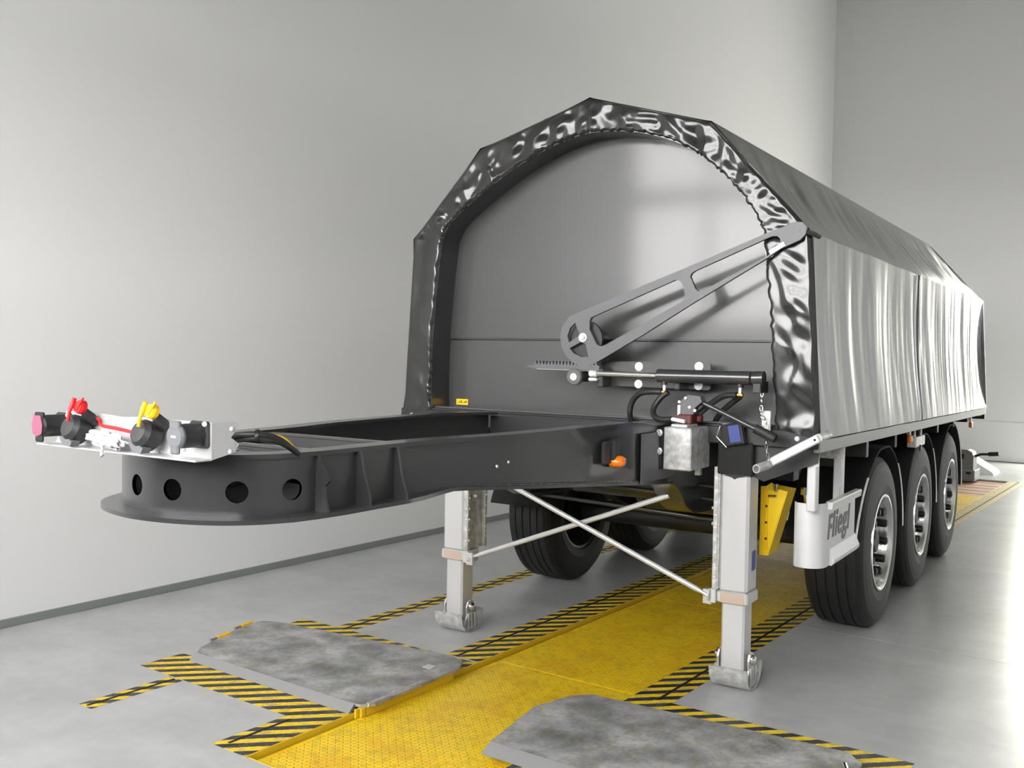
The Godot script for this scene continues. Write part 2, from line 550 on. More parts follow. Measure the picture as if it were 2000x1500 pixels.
func build_floor_things() -> void:
	# pit covers
	var lz := Vector3(0.5, 0, 0)
	var st := nst()
	for i in 1:   # one lozenge of the tread
		var a := 0.0115
		var b := 0.0035
		var c := 0.0020
		var top := Vector3(0, c, 0)
		var ring := [Vector3(-a, 0, 0), Vector3(-a * 0.45, 0, b), Vector3(a * 0.45, 0, b), Vector3(a, 0, 0), Vector3(a * 0.45, 0, -b), Vector3(-a * 0.45, 0, -b)]
		for k in 6: tri(st, top, ring[(k + 1) % 6], ring[k])
	var bump := mesh_of(st, M.tread_worn)
	var zs := [1.945, 0.25, -1.55, -3.35, -5.15, -6.95, -8.75, -10.40]
	var names := ["yellow tread plate pit cover nearest the viewer, between the grey tester plates", "yellow tread plate pit cover between the two landing legs", "yellow tread plate pit cover between the front wheels", "yellow tread plate pit cover under the second axle", "yellow tread plate pit cover under the third axle", "yellow tread plate pit cover behind the trailer wheels", "faded reddish pit cover at the far end of the pit"]
	for i in 7:
		var z1: float = zs[i] - 0.002
		var z0: float = zs[i + 1] + 0.002
		var cv := node("pit_cover", self, Vector3(0.065, -0.026, (z0 + z1) / 2))
		tag(cv, names[i], "pit cover", "pit covers")
		var hz := (z1 - z0) / 2
		part("plate", bx(-0.436, 0.436, -0.012, 0.0, -hz, hz, 0.001), M.tread_red if i == 6 else M.tread_yellow, cv)
		if i == 6:
			for k in 5: part("red_stripe", bx(-0.42, 0.42, 0.0005, 0.002, -hz + 0.15 + k * 0.32, -hz + 0.21 + k * 0.32), M.tag_pink, cv)
		if i < 3:
			var mm := MultiMesh.new()
			mm.transform_format = MultiMesh.TRANSFORM_3D
			mm.mesh = bump
			var trs := []
			var p := 0.023
			var nx := int(0.83 / p)
			var nz := int((z1 - z0 - 0.03) / p)
			for ix in nx:
				for iz in nz:
					var an := PI / 4 if (ix + iz) % 2 == 0 else -PI / 4
					trs.append(Transform3D(Basis(Vector3.UP, an), Vector3(-0.415 + p * (ix + 0.5), 0.0, -hz + 0.02 + p * (iz + 0.5))))
			mm.instance_count = trs.size()
			for k in trs.size(): mm.set_instance_transform(k, trs[k])
			var mi := MultiMeshInstance3D.new()
			mi.multimesh = mm
			put(mi, "tread_bumps", cv)
			mi.set_meta("kind", "stuff")
	# frame of the pit
	var fr := node("trim_2", self, Vector3(0.065, 0, 0))
	tag(fr, "narrow yellow steel frame around the pit opening", "", "", "structure")
	part("side_angle", bx(-0.455, -0.447, -0.118, 0.001, -10.41, 1.96, 0.002), M.lip_yellow, fr)
	part("side_angle", bx(0.447, 0.455, -0.118, 0.001, -10.41, 1.96, 0.002), M.lip_yellow, fr)
	part("end_angle", bx(-0.436, 0.436, -0.118, 0.001, 1.955, 1.963, 0.002), M.lip_yellow, fr)
	part("ledge", bx(-0.446, -0.34, -0.118, -0.039, -10.41, 1.945), M.concrete_below, fr)
	part("ledge", bx(0.34, 0.446, -0.118, -0.039, -10.41, 1.945), M.concrete_below, fr)
	# hazard markings
	stripe("hazard stripe along the left pit edge in front of the left tester plate", -0.60, -0.391, 1.56, 1.965)
	stripe("long hazard stripe along the left edge of the pit behind the left tester plate", -0.615, -0.391, -10.4, 0.40)
	stripe("long hazard stripe along the right edge of the pit beside the right landing leg", 0.521, 0.72, -10.4, 0.31)
	stripe("short narrow hazard stripe at the lower left corner of the picture", -1.465, -1.365, 1.57, 2.06)
	stripe("long narrow hazard stripe passing behind the left landing leg", -1.465, -1.335, -10.4, 0.42)
	stripe("hazard stripe along the front edge of the left tester plate", -1.74, -0.391, 1.30, 1.56)
	stripe("hazard stripe along the back edge of the left tester plate", -1.74, -0.391, 0.42, 0.60)
	stripe("hazard stripe along the back edge of the right tester plate", 0.521, 1.83, 0.31, 0.52)
	stripe("hazard stripe at the right end of the right tester plate", 1.66, 1.83, 0.521, 1.4)
	stripe("hazard stripe along the front edge of the right tester plate", 0.521, 1.659, 1.22, 1.45)
	for s in [[-0.545, -10.4, 0.40, "dark slot rail in the left pit edge marking behind the tester plate"], [-0.55, 1.58, 1.92, "dark slot rail in the left pit edge marking in front of the tester plate"], [0.645, -10.4, 0.31, "dark slot rail in the right pit edge marking"], [-1.40, -10.4, 0.42, "dark slot rail in the marking behind the left leg"], [-1.415, 1.58, 2.05, "dark slot rail in the short marking at lower left"]]:
		var o := part("slot_rail", bx(s[0] - 0.008, s[0] + 0.008, 0.0016, 0.0032, s[1], s[2], 0.001), M.deep_dark, self)
		tag(o, s[3], "slot rail", "slot rails in the floor")
	# brake tester plates
	var left := node("tester_plate", self, Vector3(-1.0, 0, 0.95))
	tag(left, "worn grey steel tester plate left of the yellow pit", "floor plate", "brake tester plates")
	var poly := [Vector2(-1.60, 1.31), Vector2(-1.665, 1.24), Vector2(-1.845, 0.76), Vector2(-1.81, 0.68), Vector2(-1.72, 0.64), Vector2(-0.515, 0.49), Vector2(-0.405, 0.52), Vector2(-0.345, 0.62), Vector2(-0.33, 1.26), Vector2(-0.37, 1.315), Vector2(-0.42, 1.325)]
	plate(left, poly, Vector2(-1.0, 0.95), 0.020, 0.034)
	st = nst()   # bright bent front lip
	sweep4(st, [Vector3(-0.62, 0.034, 0.361), Vector3(0.60, 0.034, 0.376)], [Vector3(-0.60, 0.034, 0.362), Vector3(0.60, 0.034, 0.377)], [Vector3(-0.60, 0.003, 0.41), Vector3(0.61, 0.003, 0.425)], [Vector3(-0.62, 0.002, 0.36), Vector3(0.60, 0.002, 0.375)])
	part("front_lip", st, M.worn_edge, left)
	part("end_plate", bx(0.6205, 0.645, -0.0255, 0.0195, -0.30, 0.34, 0.002), M.lip_yellow, left)
	part("end_post", bx(0.6205, 0.632, -0.0255, 0.0195, 0.378, 0.40, 0.002), M.lip_yellow, left)
	part("end_post", bx(0.6205, 0.645, -0.0255, 0.0195, 0.345, 0.375, 0.002), M.lip_yellow, left)
	part("corner_tab", bx(0.50, 0.56, 0.0345, 0.040, -0.26, -0.21, 0.002), M.aluminium, left)
	for q in [[0.655, -0.05, 0.17], [0.658, 0.16, 0.34]]:
		st = nst()
		tube(st, [Vector3(q[0] - 0.01, 0.030, q[1]), Vector3(q[0] - 0.01, 0.030, q[2])], 0.011, 8)
		part("edge_rod", st, M.galvanised, left)
	for q in [[-0.735, 0.13, 0.03], [-0.815, -0.10, -0.19]]:
		st = nst()
		tube(st, [Vector3(q[0], 0.034, q[1]), Vector3(q[0] - 0.02, 0.034, q[2])], 0.013, 8)
		part("guide_roller", st, M.yellow_plastic, left)
		st = nst()
		tube(st, [Vector3(q[0] + 0.005, 0.034, q[1] + 0.05), Vector3(q[0], 0.034, q[1] + 0.001)], 0.010, 8)
		part("roller_bolt", st, M.chrome, left)
	var right := node("tester_plate", self, Vector3(1.0, 0, 0.9))
	tag(right, "worn grey steel tester plate right of the yellow pit, cut by the lower picture edge", "floor plate", "brake tester plates")
	poly = [Vector2(0.358, 1.28), Vector2(0.30, 0.97), Vector2(0.275, 0.84), Vector2(0.326, 0.62), Vector2(0.40, 0.525), Vector2(1.60, 0.445), Vector2(1.68, 0.53), Vector2(1.69, 1.16), Vector2(1.62, 1.27)]
	plate(right, poly, Vector2(1.0, 0.9), 0.020, 0.034)
	st = nst()
	sweep4(st, [Vector3(-0.642, 0.034, 0.381), Vector3(0.62, 0.034, 0.371)], [Vector3(-0.64, 0.034, 0.383), Vector3(0.62, 0.034, 0.373)], [Vector3(-0.64, 0.003, 0.45), Vector3(0.62, 0.003, 0.44)], [Vector3(-0.642, 0.002, 0.381), Vector3(0.62, 0.002, 0.371)])
	part("front_lip", st, M.worn_edge, right)
	part("end_plate", bx(-0.66, -0.635, -0.0255, 0.0195, -0.25, 0.36, 0.002), M.lip_yellow, right)
	st = nst()
	tube(st, [Vector3(0.63, 0.04, -0.30), Vector3(0.66, 0.04, -0.24)], 0.012, 8)
	part("edge_bolt", st, M.chrome, right)
	# wheeled jack and white wedge behind the trailer
	var jk := node("trolley_jack", self, Vector3(0.0, 0, -10.2))
	tag(jk, "small grey trolley jack with a black handle behind the rear wheel", "jack")
	st = nst()
	prism(st, [Vector2(-0.30, 0.14), Vector2(0.12, 0.14), Vector2(0.12, 0.34), Vector2(0.10, 0.40), Vector2(0.04, 0.43), Vector2(-0.30, 0.43)], 0.25, Transform3D(Basis.IDENTITY, Vector3(0, 0, -0.12)))
	part("housing", st, M.jack_grey, jk)
	part("base_box", bx(-0.30, 0.15, 0.0, 0.155, -0.2, 0.18, 0.008), M.jack_grey, jk)
	part("slot", bx(-0.2, 0.0, 0.30, 0.37, 0.12, 0.134, 0.004), M.deep_dark, jk)
	part("socket", bx(0.04, 0.10, 0.10, 0.13, 0.175, 0.184, 0.002), M.deep_dark, jk)
	st = nst()
	tube(st, [Vector3(0.10, 0.33, 0.0), Vector3(0.19, 0.37, 0.0), Vector3(0.30, 0.38, 0.02)], 0.018, 8)
	tube(st, [Vector3(0.29, 0.38, 0.02), Vector3(0.42, 0.395, 0.03)], 0.03, 10)
	part("handle", st, M.dark_cap, jk)
	var wd := node("white_wedge", self, Vector3(0.0, 0, -11.3))
	tag(wd, "low white wedge on the floor behind the grey jack", "wedge")
	st = nst()
	prism(st, [Vector2(-0.4, 0.0), Vector2(0.22, 0.0), Vector2(0.20, 0.04), Vector2(-0.10, 0.22), Vector2(-0.4, 0.22)], 0.5, Transform3D(Basis.IDENTITY, Vector3(0, 0.0, -0.25)))
	part("wedge_body", st, M.tag_white, wd)

func plate(parent: Node3D, poly: Array, c: Vector2, y0: float, y1: float) -> void:
	var p := []
	for v in poly: p.append(Vector2(v.x - c.x, -(v.y - c.y)))
	var st := nst()
	prism(st, p, y1 - y0, Transform3D(Basis(Vector3.RIGHT, Vector3(0, 0, -1), Vector3.UP), Vector3(0, y0, 0)))
	part("top_plate", st, M.worn_steel, parent)
	var q := []
	for v in p: q.append(v * Vector2(0.955, 0.90))
	st = nst()
	prism(st, q, y0 - 0.003, Transform3D(Basis(Vector3.RIGHT, Vector3(0, 0, -1), Vector3.UP), Vector3(0, 0.0025, 0)))
	part("support_frame", st, M.deep_dark, parent)

# ------------------------------------------------------------------ trailer: body and film
func lerp_poly(pts: Array, t: float) -> Vector2:   # by index, not by length
	var k: float = clampf(t, 0, 1) * (pts.size() - 1)
	var i: int = min(int(k), pts.size() - 2)
	return (pts[i] as Vector2).lerp(pts[i + 1], k - i)

const OUTER := [Vector2(1.278, 1.288), Vector2(1.215, 2.272), Vector2(0.695, 2.858), Vector2(0.0, 3.063), Vector2(-0.717, 2.858), Vector2(-1.2, 2.357), Vector2(-1.262, 1.322)]
const INNER := [
	[Vector2(1.061, 1.33), Vector2(1.033, 1.67), Vector2(1.006, 2.02), Vector2(0.973, 2.295)],
	[Vector2(0.973, 2.295), Vector2(0.920, 2.395), Vector2(0.838, 2.508), Vector2(0.745, 2.605), Vector2(0.65, 2.685)],
	[Vector2(0.65, 2.685), Vector2(0.52, 2.765), Vector2(0.34, 2.832), Vector2(0.16, 2.866), Vector2(0.0, 2.872)],
	[Vector2(0.0, 2.872), Vector2(-0.14, 2.850), Vector2(-0.30, 2.798), Vector2(-0.46, 2.730), Vector2(-0.60, 2.655)],
	[Vector2(-0.60, 2.655), Vector2(-0.72, 2.585), Vector2(-0.86, 2.490), Vector2(-0.94, 2.42), Vector2(-0.985, 2.335)],
	[Vector2(-0.985, 2.335), Vector2(-1.018, 2.063), Vector2(-1.043, 1.756), Vector2(-1.051, 1.509), Vector2(-1.045, 1.315)]]

const ZR := -6.13

func film_point(u: float, v: float, nz: FastNoiseLite, nr: FastNoiseLite) -> Vector3:
	# u along the six straight facets of the hood, v from front to rear
	var k := u * 6.0
	var i: int = min(int(k), 5)
	var f := k - i
	var a: Vector2 = OUTER[i]
	var b: Vector2 = OUTER[i + 1]
	var p := a.lerp(b, f)
	var n := Vector2((b - a).y, -(b - a).x).normalized()
	var z := lerpf(0.0, ZR, v)
	var amp := sin(PI * clampf(f, 0, 1))
	var d := 0.0
	if i == 0 or i == 5:
		var down := 1.0 - f if i == 0 else f    # 1 at the bottom hem
		var lean := 0.35 * down * (0.5 - v) * 2.0
		d = nz.get_noise_2d(z * 9.0 + lean * 3.0, p.y * 0.9) * 0.0045 + nr.get_noise_2d(z * 3.0 + lean, p.y * 0.7) * 0.008
		d *= clampf(0.25 + amp, 0, 1)
		d -= 0.02 * amp
		d += 0.012 * exp(-pow((z + 2.72 - 0.04 * down) / 0.028, 2.0)) - 0.010 * exp(-pow((z + 2.66 - 0.04 * down) / 0.03, 2.0))
		p.y += 0.0135 * z * down
	else:
		var s := f if i > 2 else 1.0 - f
		d = nz.get_noise_2d(z * 6.0 - s * 5.0, s * 0.7) * 0.012 * amp - 0.03 * amp * (0.5 + 0.5 * sin(v * PI * 3.0))
		d += nr.get_noise_2d(z * 2.0 - s * 2.0, s) * 0.015 * amp
	# soft sag between the bows
	if v > 0.93 and (i == 0): d -= 0.03 * (v - 0.93) / 0.07 * amp
	p += n * d
	return Vector3(p.x, p.y, z)

func build_body() -> void:
	var nz := fnoise(5, 0.5, 3)
	var nr := fnoise(12, 0.5, 2)
	var tp := node("tarpaulin", trailer)
	tag(tp, "glossy black plastic film hood")
	var st := nst()
	var rs := nst()
	for i in 6:
		var fcts := 26 if i == 0 or i == 5 else 18
		grid(st if i == 0 or i == 5 else rs, fcts, 260, func(a, b): return film_point((i + clampf(a, 0.0, 0.99999)) / 6.0, b, nz, nr), i + 1)
	part("side_film", st, M.black_film, tp)
	part("roof_film", rs, M.black_film, tp)
	# crumpled front band
	var nc := fnoise(31, 0.9, 2, FastNoiseLite.TYPE_SIMPLEX_SMOOTH)
	var nd := fnoise(44, 1.1, 2)
	st = nst()
	for i in 6:
		var a: Vector2 = OUTER[i]
		var b: Vector2 = OUTER[i + 1]
		var inn = catmull(INNER[i], 6)
		grid(st, 90, 22, func(s, t):
			var o := a.lerp(b, s)
			var q: Vector2 = lerp_poly(inn, s)
			var along: float = i + s
			var q2 := o.lerp(q, t)
			# broad slack patches drawn out along the band, a few thin creases, and slanted pleats on the upper right side
			var w: float = [0.9, 0.8, 1.0, 1.3, 1.1, 0.6][i]
			var edge := sin(PI * clampf(t, 0.02, 1.0))
			var big := nd.get_noise_2d(along * 3.2, t * 0.8 + 5.0)
			var cr := pow(1.0 - minf(1.0, absf(nc.get_noise_2d(q2.x * 2.6 + 10.0, q2.y * 2.6)) * 2.2), 3.0)
			var pleat := 0.0
			if i == 1: pleat = sin(along * 62.0 + t * 9.0 + big * 3.0) * (1.0 - t) * sin(PI * s) * 0.9
			elif i == 0: pleat = sin(along * 20.0 - t * 11.0 + big * 5.0) * 0.35
			var z: float = 0.012 + w * edge * (big * 0.016 + cr * 0.004 + pleat * 0.0045)
			var round_off := 0.0
			if t < 0.12: round_off = -0.025 * pow(1.0 - t / 0.12, 2.0)
			if t > 0.93: round_off -= 0.02 * pow((t - 0.93) / 0.07, 2.0)
			var p := o.lerp(q, t)
			if t > 0.9: p += (q - o).normalized() * nd.get_noise_2d(along * 14.0, 3.0) * 0.010
			return Vector3(p.x, p.y, z + round_off), 1)
	part("front_band", st, M.black_film, tp)
	# rear curtain
	st = nst()
	prism(st, OUTER.map(func(v): return v + Vector2(0, 0.0135 * ZR if v.y < 1.5 else 0.0)), 0.01, Transform3D(Basis.IDENTITY, Vector3(0, 0, ZR - 0.01)))
	part("rear_curtain", st, M.black_film, tp)
	# bulkhead: the front panel sits 18 cm behind the film's front edge
	var bh := node("bulkhead", trailer)
	tag(bh, "smooth dark grey front panel with rounded top")
	var arch := []
	for i in 6:
		var c := catmull(INNER[i], 4)
		for k in c.size() - 1: arch.append(c[k])
	arch.append(INNER[5][-1])
	st = nst()
	var lower := []
	var upper := []
	var fold_y := 1.755
	for v in arch:
		if v.y >= fold_y: upper.append(v * Vector2(1.012, 1.0))
	upper.append(Vector2(-1.055, fold_y)); upper.push_front(Vector2(1.05, fold_y))
	prism(st, upper, 0.012, Transform3D(Basis.IDENTITY, Vector3(0, 0, -0.192)))
	part("upper_panel", st, M.panel_paint, bh)
	part("lower_panel", bx(-1.06, 1.075, 1.335, fold_y - 0.004, -0.196, -0.184, 0.001), M.panel_paint, bh)
	part("seam_bar", bx(-1.05, 1.04, fold_y - 0.004, fold_y + 0.006, -0.192, -0.165, 0.002), M.black_paint, bh)
	st = nst()     # return of the body shell between panel and film
	var A := []
	var B := []
	var C := []
	var D := []
	for v in arch:
		A.append(Vector3(v.x, v.y, -0.005)); B.append(Vector3(v.x, v.y, -0.20))
		var o: Vector2 = v * Vector2(1.02, 1.006)
		C.append(Vector3(o.x, o.y, -0.20)); D.append(Vector3(o.x, o.y, -0.005))
	sweep4(st, A, B, C, D)
	part("shell_edge", st, M.black_paint, bh)
	part("bottom_channel", bx(-1.06, 1.075, 1.300, 1.336, -0.20, -0.012, 0.006), M.black_paint, bh)
	part("channel_lip", bx(-1.03, 1.05, 1.336, 1.345, -0.05, -0.014, 0.003), M.arm_steel, bh)
	var stk := part("warning_sticker", bx(-0.992, -0.905, 1.350, 1.386, -0.184, -0.1825), M.tag_yellow, bh)
	tag(stk, "small yellow sticker")
	st = nst()
	for k in 6: bx(-0.982 + k * 0.012, -0.975 + k * 0.012, 1.362, 1.366 + 0.005 * (k % 3), -0.1825, -0.182, 0, st)
	part("sticker_print", st, M.deep_dark, stk)
	# side rails, floor, front cross member of the body
	for s in [1.0, -1.0]:
		st = nst()
		var p0 := Vector3(1.262 * s, 1.252, 0.0)
		var p1 := Vector3(1.262 * s, 1.252 + 0.0135 * ZR, ZR)
		bar(st, p0, p1, 0.03, 0.062, Vector3.UP, 0.004)
		part("side_rail", st, M.rail_grey, trailer)
	st = nst()
	bar(st, Vector3(0, 1.265, -0.02), Vector3(0, 1.265 + 0.0135 * ZR, ZR), 2.47, 0.04, Vector3.UP, 0.0)
	part("body_floor", st, M.under_paint, trailer)
	part("front_sill", bx(-1.275, 1.27, 1.238, 1.325, -0.06, 0.006, 0.004), M.under_paint, trailer)
	for x in [-1.19, 1.17]:
		st = nst()
		lathe(st, [[0.0, 0.012], [0.011, 0.009], [0.013, 0.0]], Vector3(x, 1.285, 0.006), disc_z(), 12, true)
		part("sill_bolt", st, M.washer_white, trailer)
	st = nst()
	prism(st, [Vector2(0.95, 1.08), Vector2(1.0, 1.06), Vector2(1.26, 1.17), Vector2(1.27, 1.24), Vector2(0.95, 1.24)], 0.02, Transform3D(Basis.IDENTITY, Vector3(0, 0, -0.05)))
	part("corner_gusset", st, M.under_paint, trailer)
	part("rear_bumper", bx(-1.25, 1.26, 1.13, 1.19, -6.12, -5.7, 0.004), M.under_paint, trailer)
	part("tailgate_plate", bx(-1.26, 1.268, 1.085, 1.21, -6.13, -6.10, 0.004), M.black_paint, trailer)

# ------------------------------------------------------------------ trailer: gooseneck frame
func top_y(z: float) -> float:
	return 1.345 if z > 0.6 else (lerpf(1.325, 1.345, (z - 0.1) / 0.5) if z > 0.1 else 1.275)

func bot_y(z: float) -> float:
	var k := [[3.0, 1.170], [1.98, 1.170], [1.80, 1.180], [1.5, 1.158], [0.8, 1.10], [0.1, 1.04], [0.02, 1.0], [-0.08, 0.90], [-0.2, 0.85], [-0.35, 0.84], [-7.0, 0.80]]
	for i in k.size() - 1:
		if z <= k[i][0] and z >= k[i + 1][0]:
			return lerpf(k[i + 1][1], k[i][1], (z - k[i + 1][0]) / (k[i][0] - k[i + 1][0]))
	return 1.165

func build_frame() -> void:
	var half := [Vector2(0.0, 2.77), Vector2(0.16, 2.742), Vector2(0.28, 2.672), Vector2(0.35, 2.56), Vector2(0.378, 2.4), Vector2(0.385, 2.2), Vector2(0.395, 2.0), Vector2(0.42, 1.8), Vector2(0.475, 1.55), Vector2(0.51, 1.2), Vector2(0.535, 0.75), Vector2(0.555, 0.3), Vector2(0.56, 0.12)]
	var full := []
	for i in range(half.size() - 1, 0, -1): full.append(Vector2(-half[i].x, half[i].y))
	full.append_array(half)
	var path := catmull(full, 10)
	# outward normals and arc length from the tip
	var nrm := []
	var tip := 0
	for i in path.size():
		var d: Vector2 = path[min(i + 1, path.size() - 1)] - path[max(i - 1, 0)]
		d = d.normalized()
		nrm.append(Vector2(-d.y, d.x))
		if absf(path[i].x) < 1e-4: tip = i
	if nrm[tip].y < 0:
		for i in nrm.size(): nrm[i] = -nrm[i]
	var off := func(i: int, o: float, y: float) -> Vector3:
		var p: Vector2 = path[i] + nrm[i] * o
		return Vector3(p.x, y, p.y)
	var neck := node("gooseneck", trailer)
	tag(neck, "black painted steel gooseneck frame with rounded nose")
	# web with round holes in the nose
	var s_at := [0.0]
	for i in range(1, path.size()): s_at.append(s_at[i - 1] + path[i].distance_to(path[i - 1]))
	var s_tip: float = s_at[tip]
	var st := nst()
	var at := func(s: float, y: float, o: float) -> Vector3:
		var i := 0
		while i < path.size() - 2 and s_at[i + 1] < s: i += 1
		var t: float = clampf((s - s_at[i]) / (s_at[i + 1] - s_at[i]), 0, 1)
		var p: Vector2 = path[i].lerp(path[i + 1], t)
		var n: Vector2 = nrm[i].lerp(nrm[i + 1], t).normalized()
		var yy: float = lerpf(bot_y(p.y), top_y(p.y), y)
		p += n * o
		st.set_normal(Vector3(n.x, 0, n.y) * (1.0 if o > -0.001 else -1.0))
		return Vector3(p.x, yy, p.y)
	var web_quad := func(a: Array, b: Array, c: Array, d: Array, o: float) -> void:   # corners as [s, y]; the normals come with the points
		for q in ([a, c, b, a, d, c] if o > -0.001 else [a, b, c, a, c, d]):
			var p: Vector3 = at.call(q[0], q[1], o)
			st.add_vertex(p)
	var holes := [-0.085, 0.085, 0.295, 0.465]
	var hr := 0.034
	var hh := 0.060
	var s_end: float = s_at[-1]
	var cuts := [0.0]
	for h in holes: cuts.append_array([s_tip + h - hh, s_tip + h + hh])
	cuts.append(s_end)
	for o in [0.0, -0.012]:
		for i in range(0, cuts.size(), 2):
			var n: int = max(2, int((cuts[i + 1] - cuts[i]) / 0.02))
			for k in n:
				var a: float = lerpf(cuts[i], cuts[i + 1], float(k) / n)
				var b: float = lerpf(cuts[i], cuts[i + 1], float(k + 1) / n)
				web_quad.call([a, 0.0], [b, 0.0], [b, 1.0], [a, 1.0], o)
		for h in holes:
			var sc: float = s_tip + h
			for k in 40:
				for ring in 3:
					var pr := []
					for q in [k, k + 1]:
						var an: float = TAU * q / 40.0
						var c := Vector2(cos(an), sin(an))
						var m: float = max(absf(c.x), absf(c.y))
						var p0 := Vector2(c.x * hr, 0.43 + c.y * hr / 0.18)
						var p1 := Vector2(c.x / m * hh, 0.5 + c.y / m * 0.5)
						for e in [p0.lerp(p1, ring / 3.0), p0.lerp(p1, (ring + 1) / 3.0)]: pr.append([sc + e.x, e.y])
					web_quad.call(pr[0], pr[1], pr[3], pr[2], o)
	for h in holes:
		var sc: float = s_tip + h
		for k in 40:
			var e := []
			for q in [k, k + 1]:
				var an: float = TAU * q / 40.0
				for o in [0.0, -0.012]:
					e.append(at.call(sc + cos(an) * hr, 0.43 + sin(an) * hr / 0.18, o))
			var nn: Vector3 = (e[2] - e[0]).cross(e[1] - e[0]).normalized()
			for q in [0, 2, 3, 0, 3, 1]:
				st.set_normal(nn)
				st.add_vertex(e[q])
	var web := MeshInstance3D.new()
	web.mesh = st.commit()
	(web.mesh as ArrayMesh).surface_set_material(0, M.black_paint)
	put(web, "web", neck)
	# top and bottom flanges
	for fl in [[0.012, -0.075, 0.0, 0.014, "top_flange"], [0.010, -0.10, -0.014, 0.0, "bottom_flange"]]:
		var A := []
		var B := []
		var C := []
		var D := []
		for i in path.size():
			var z: float = path[i].y
			var y: float = top_y(z) if fl[4] == "top_flange" else bot_y(z)
			var w: float = fl[0]
			if fl[4] == "bottom_flange" and z > 1.7: w = lerpf(0.010, 0.064, clampf((z - 1.72) / 0.35, 0, 1))
			A.append(off.call(i, w, y + fl[3])); B.append(off.call(i, w, y + fl[2]))
			C.append(off.call(i, fl[1], y + fl[2])); D.append(off.call(i, fl[1], y + fl[3]))
		st = nst()
		sweep4(st, A, B, C, D)
		part(fl[4], st, M.black_paint, neck)
	# weld beads along the lower edge of the web
	var rng := RandomNumberGenerator.new()
	rng.seed = 4
	for sd in [1.0, -1.0]:
		var bead := []
		var rad := []
		for k in 130:
			var z: float = lerpf(1.68, 0.14, k / 129.0)
			var i := tip
			while i < path.size() - 2 and path[i + 1].y > z: i += 1
			var x: float = lerpf(path[i].x, path[i + 1].x, clampf((path[i].y - z) / maxf(path[i].y - path[i + 1].y, 1e-4), 0, 1))
			bead.append(Vector3((x + 0.002) * sd, bot_y(z) + 0.003, z))
			rad.append(rng.randf_range(0.004, 0.0075))
		st = nst()
		tube(st, bead, rad, 6)
		part("weld_bead", st, M.black_paint, neck)
	# bottom skid plate inside the nose and its king pin
	var skid := []
	for i in path.size():
		if path[i].y > 1.9: skid.append(Vector2(path[i].x * 0.9, -path[i].y + 0.02))
	st = nst()
	prism(st, skid, 0.010, Transform3D(Basis(Vector3.RIGHT, Vector3(0, 0, -1), Vector3.UP), Vector3(0, 1.152, 0)))
	part("skid_plate", st, M.black_paint, neck)
	st = nst()
	lathe(st, [[0.0, -0.09], [0.036, -0.09], [0.045, -0.08], [0.045, -0.062], [0.030, -0.055], [0.030, -0.02], [0.07, -0.014], [0.07, 0.0]], Vector3(0, 1.152, 2.19), Basis.IDENTITY, 28)
	part("king_pin", st, M.under_paint, neck)
	# gussets standing on the bottom flange, right and left
	for s in [1.0, -1.0]:
		for q in [[2.44, [Vector2(0, 0), Vector2(0.056, 0), Vector2(0.040, 0.05), Vector2(0.040, 0.085), Vector2(0.060, 0.105), Vector2(0.018, 0.165), Vector2(0.012, 0.18), Vector2(0, 0.18)]], [2.26, [Vector2(0, 0), Vector2(0.060, 0), Vector2(0.056, 0.04), Vector2(0.03, 0.11), Vector2(0.016, 0.18), Vector2(0, 0.18)]], [2.075, [Vector2(0, 0), Vector2(0.056, 0), Vector2(0.054, 0.02), Vector2(0.03, 0.09), Vector2(0.012, 0.18), Vector2(0, 0.18)]]]:
			var xo := 0.0
			for i in path.size():
				if path[i].x > 0 and path[i].y <= q[0]:
					xo = path[i].x
					break
			st = nst()
			prism(st, q[1], 0.010, Transform3D(Basis(Vector3(s, 0, 0), Vector3.UP, Vector3(0, 0, s)), Vector3(xo * s, 1.165, q[0])))
			part("gusset", st, M.black_paint, neck)
	# cross plates between the webs
	for q in [[2.36, 0.36, 1.23], [1.99, 0.37, 1.20]]:
		st = bx(-q[1], q[1], q[2], 1.343, q[0] - 0.008, q[0] + 0.008, 0.005)
		bx(-q[1], q[1], 1.336, 1.350, q[0] - 0.03, q[0] + 0.010, 0.006, st)
		part("cross_plate", st, M.panel_paint, neck)
	st = bx(-0.30, 0.30, 1.325, 1.335, 2.36, 2.62, 0.003)
	part("nose_cover", st, M.black_paint, neck)
	part("rear_cross_plate", bx(-0.54, 0.54, 1.06, 1.32, 0.10, 0.112, 0.002), M.black_paint, neck)
	part("side_doubler", bx(0.5595, 0.568, 1.06, 1.30, 0.06, 0.46, 0.002), M.arm_steel, neck)
	for q in [[0.80, 1.275], [0.76, 1.275], [0.60, 1.165], [1.5, 1.25], [1.58, 1.24]]:
		st = nst()
		lathe(st, [[0.0, 0.008], [0.006, 0.006], [0.007, 0.0]], Vector3(0.535 if q[0] < 1 else 0.48, q[1], q[0]), disc_x(), 10, true)
		part("web_screw", st, M.galvanised, neck)
	# side marker lamp of the neck
	var lamp := node("marker_lamp", trailer, Vector3(0.543, 1.205, 0.74))
	tag(lamp, "amber side marker lamp on a black holder")
	part("holder", bx(0.0, 0.035, -0.01, 0.09, -0.03, 0.03, 0.008), M.black_plastic, lamp)
	part("holder_arm", bx(0.0, 0.02, -0.02, 0.085, 0.03, 0.10, 0.006), M.black_plastic, lamp)
	st = nst()
	lathe(st, [[0.0, 0.062], [0.02, 0.058], [0.030, 0.045], [0.034, 0.02], [0.034, 0.0]], Vector3(0.004, -0.012, -0.012), Basis(Vector3(0, 0.85, 0), Vector3(1, 0, 0), Vector3(0, 0, -1.25)), 24, true)
	part("lens", st, M.amber_lens, lamp)
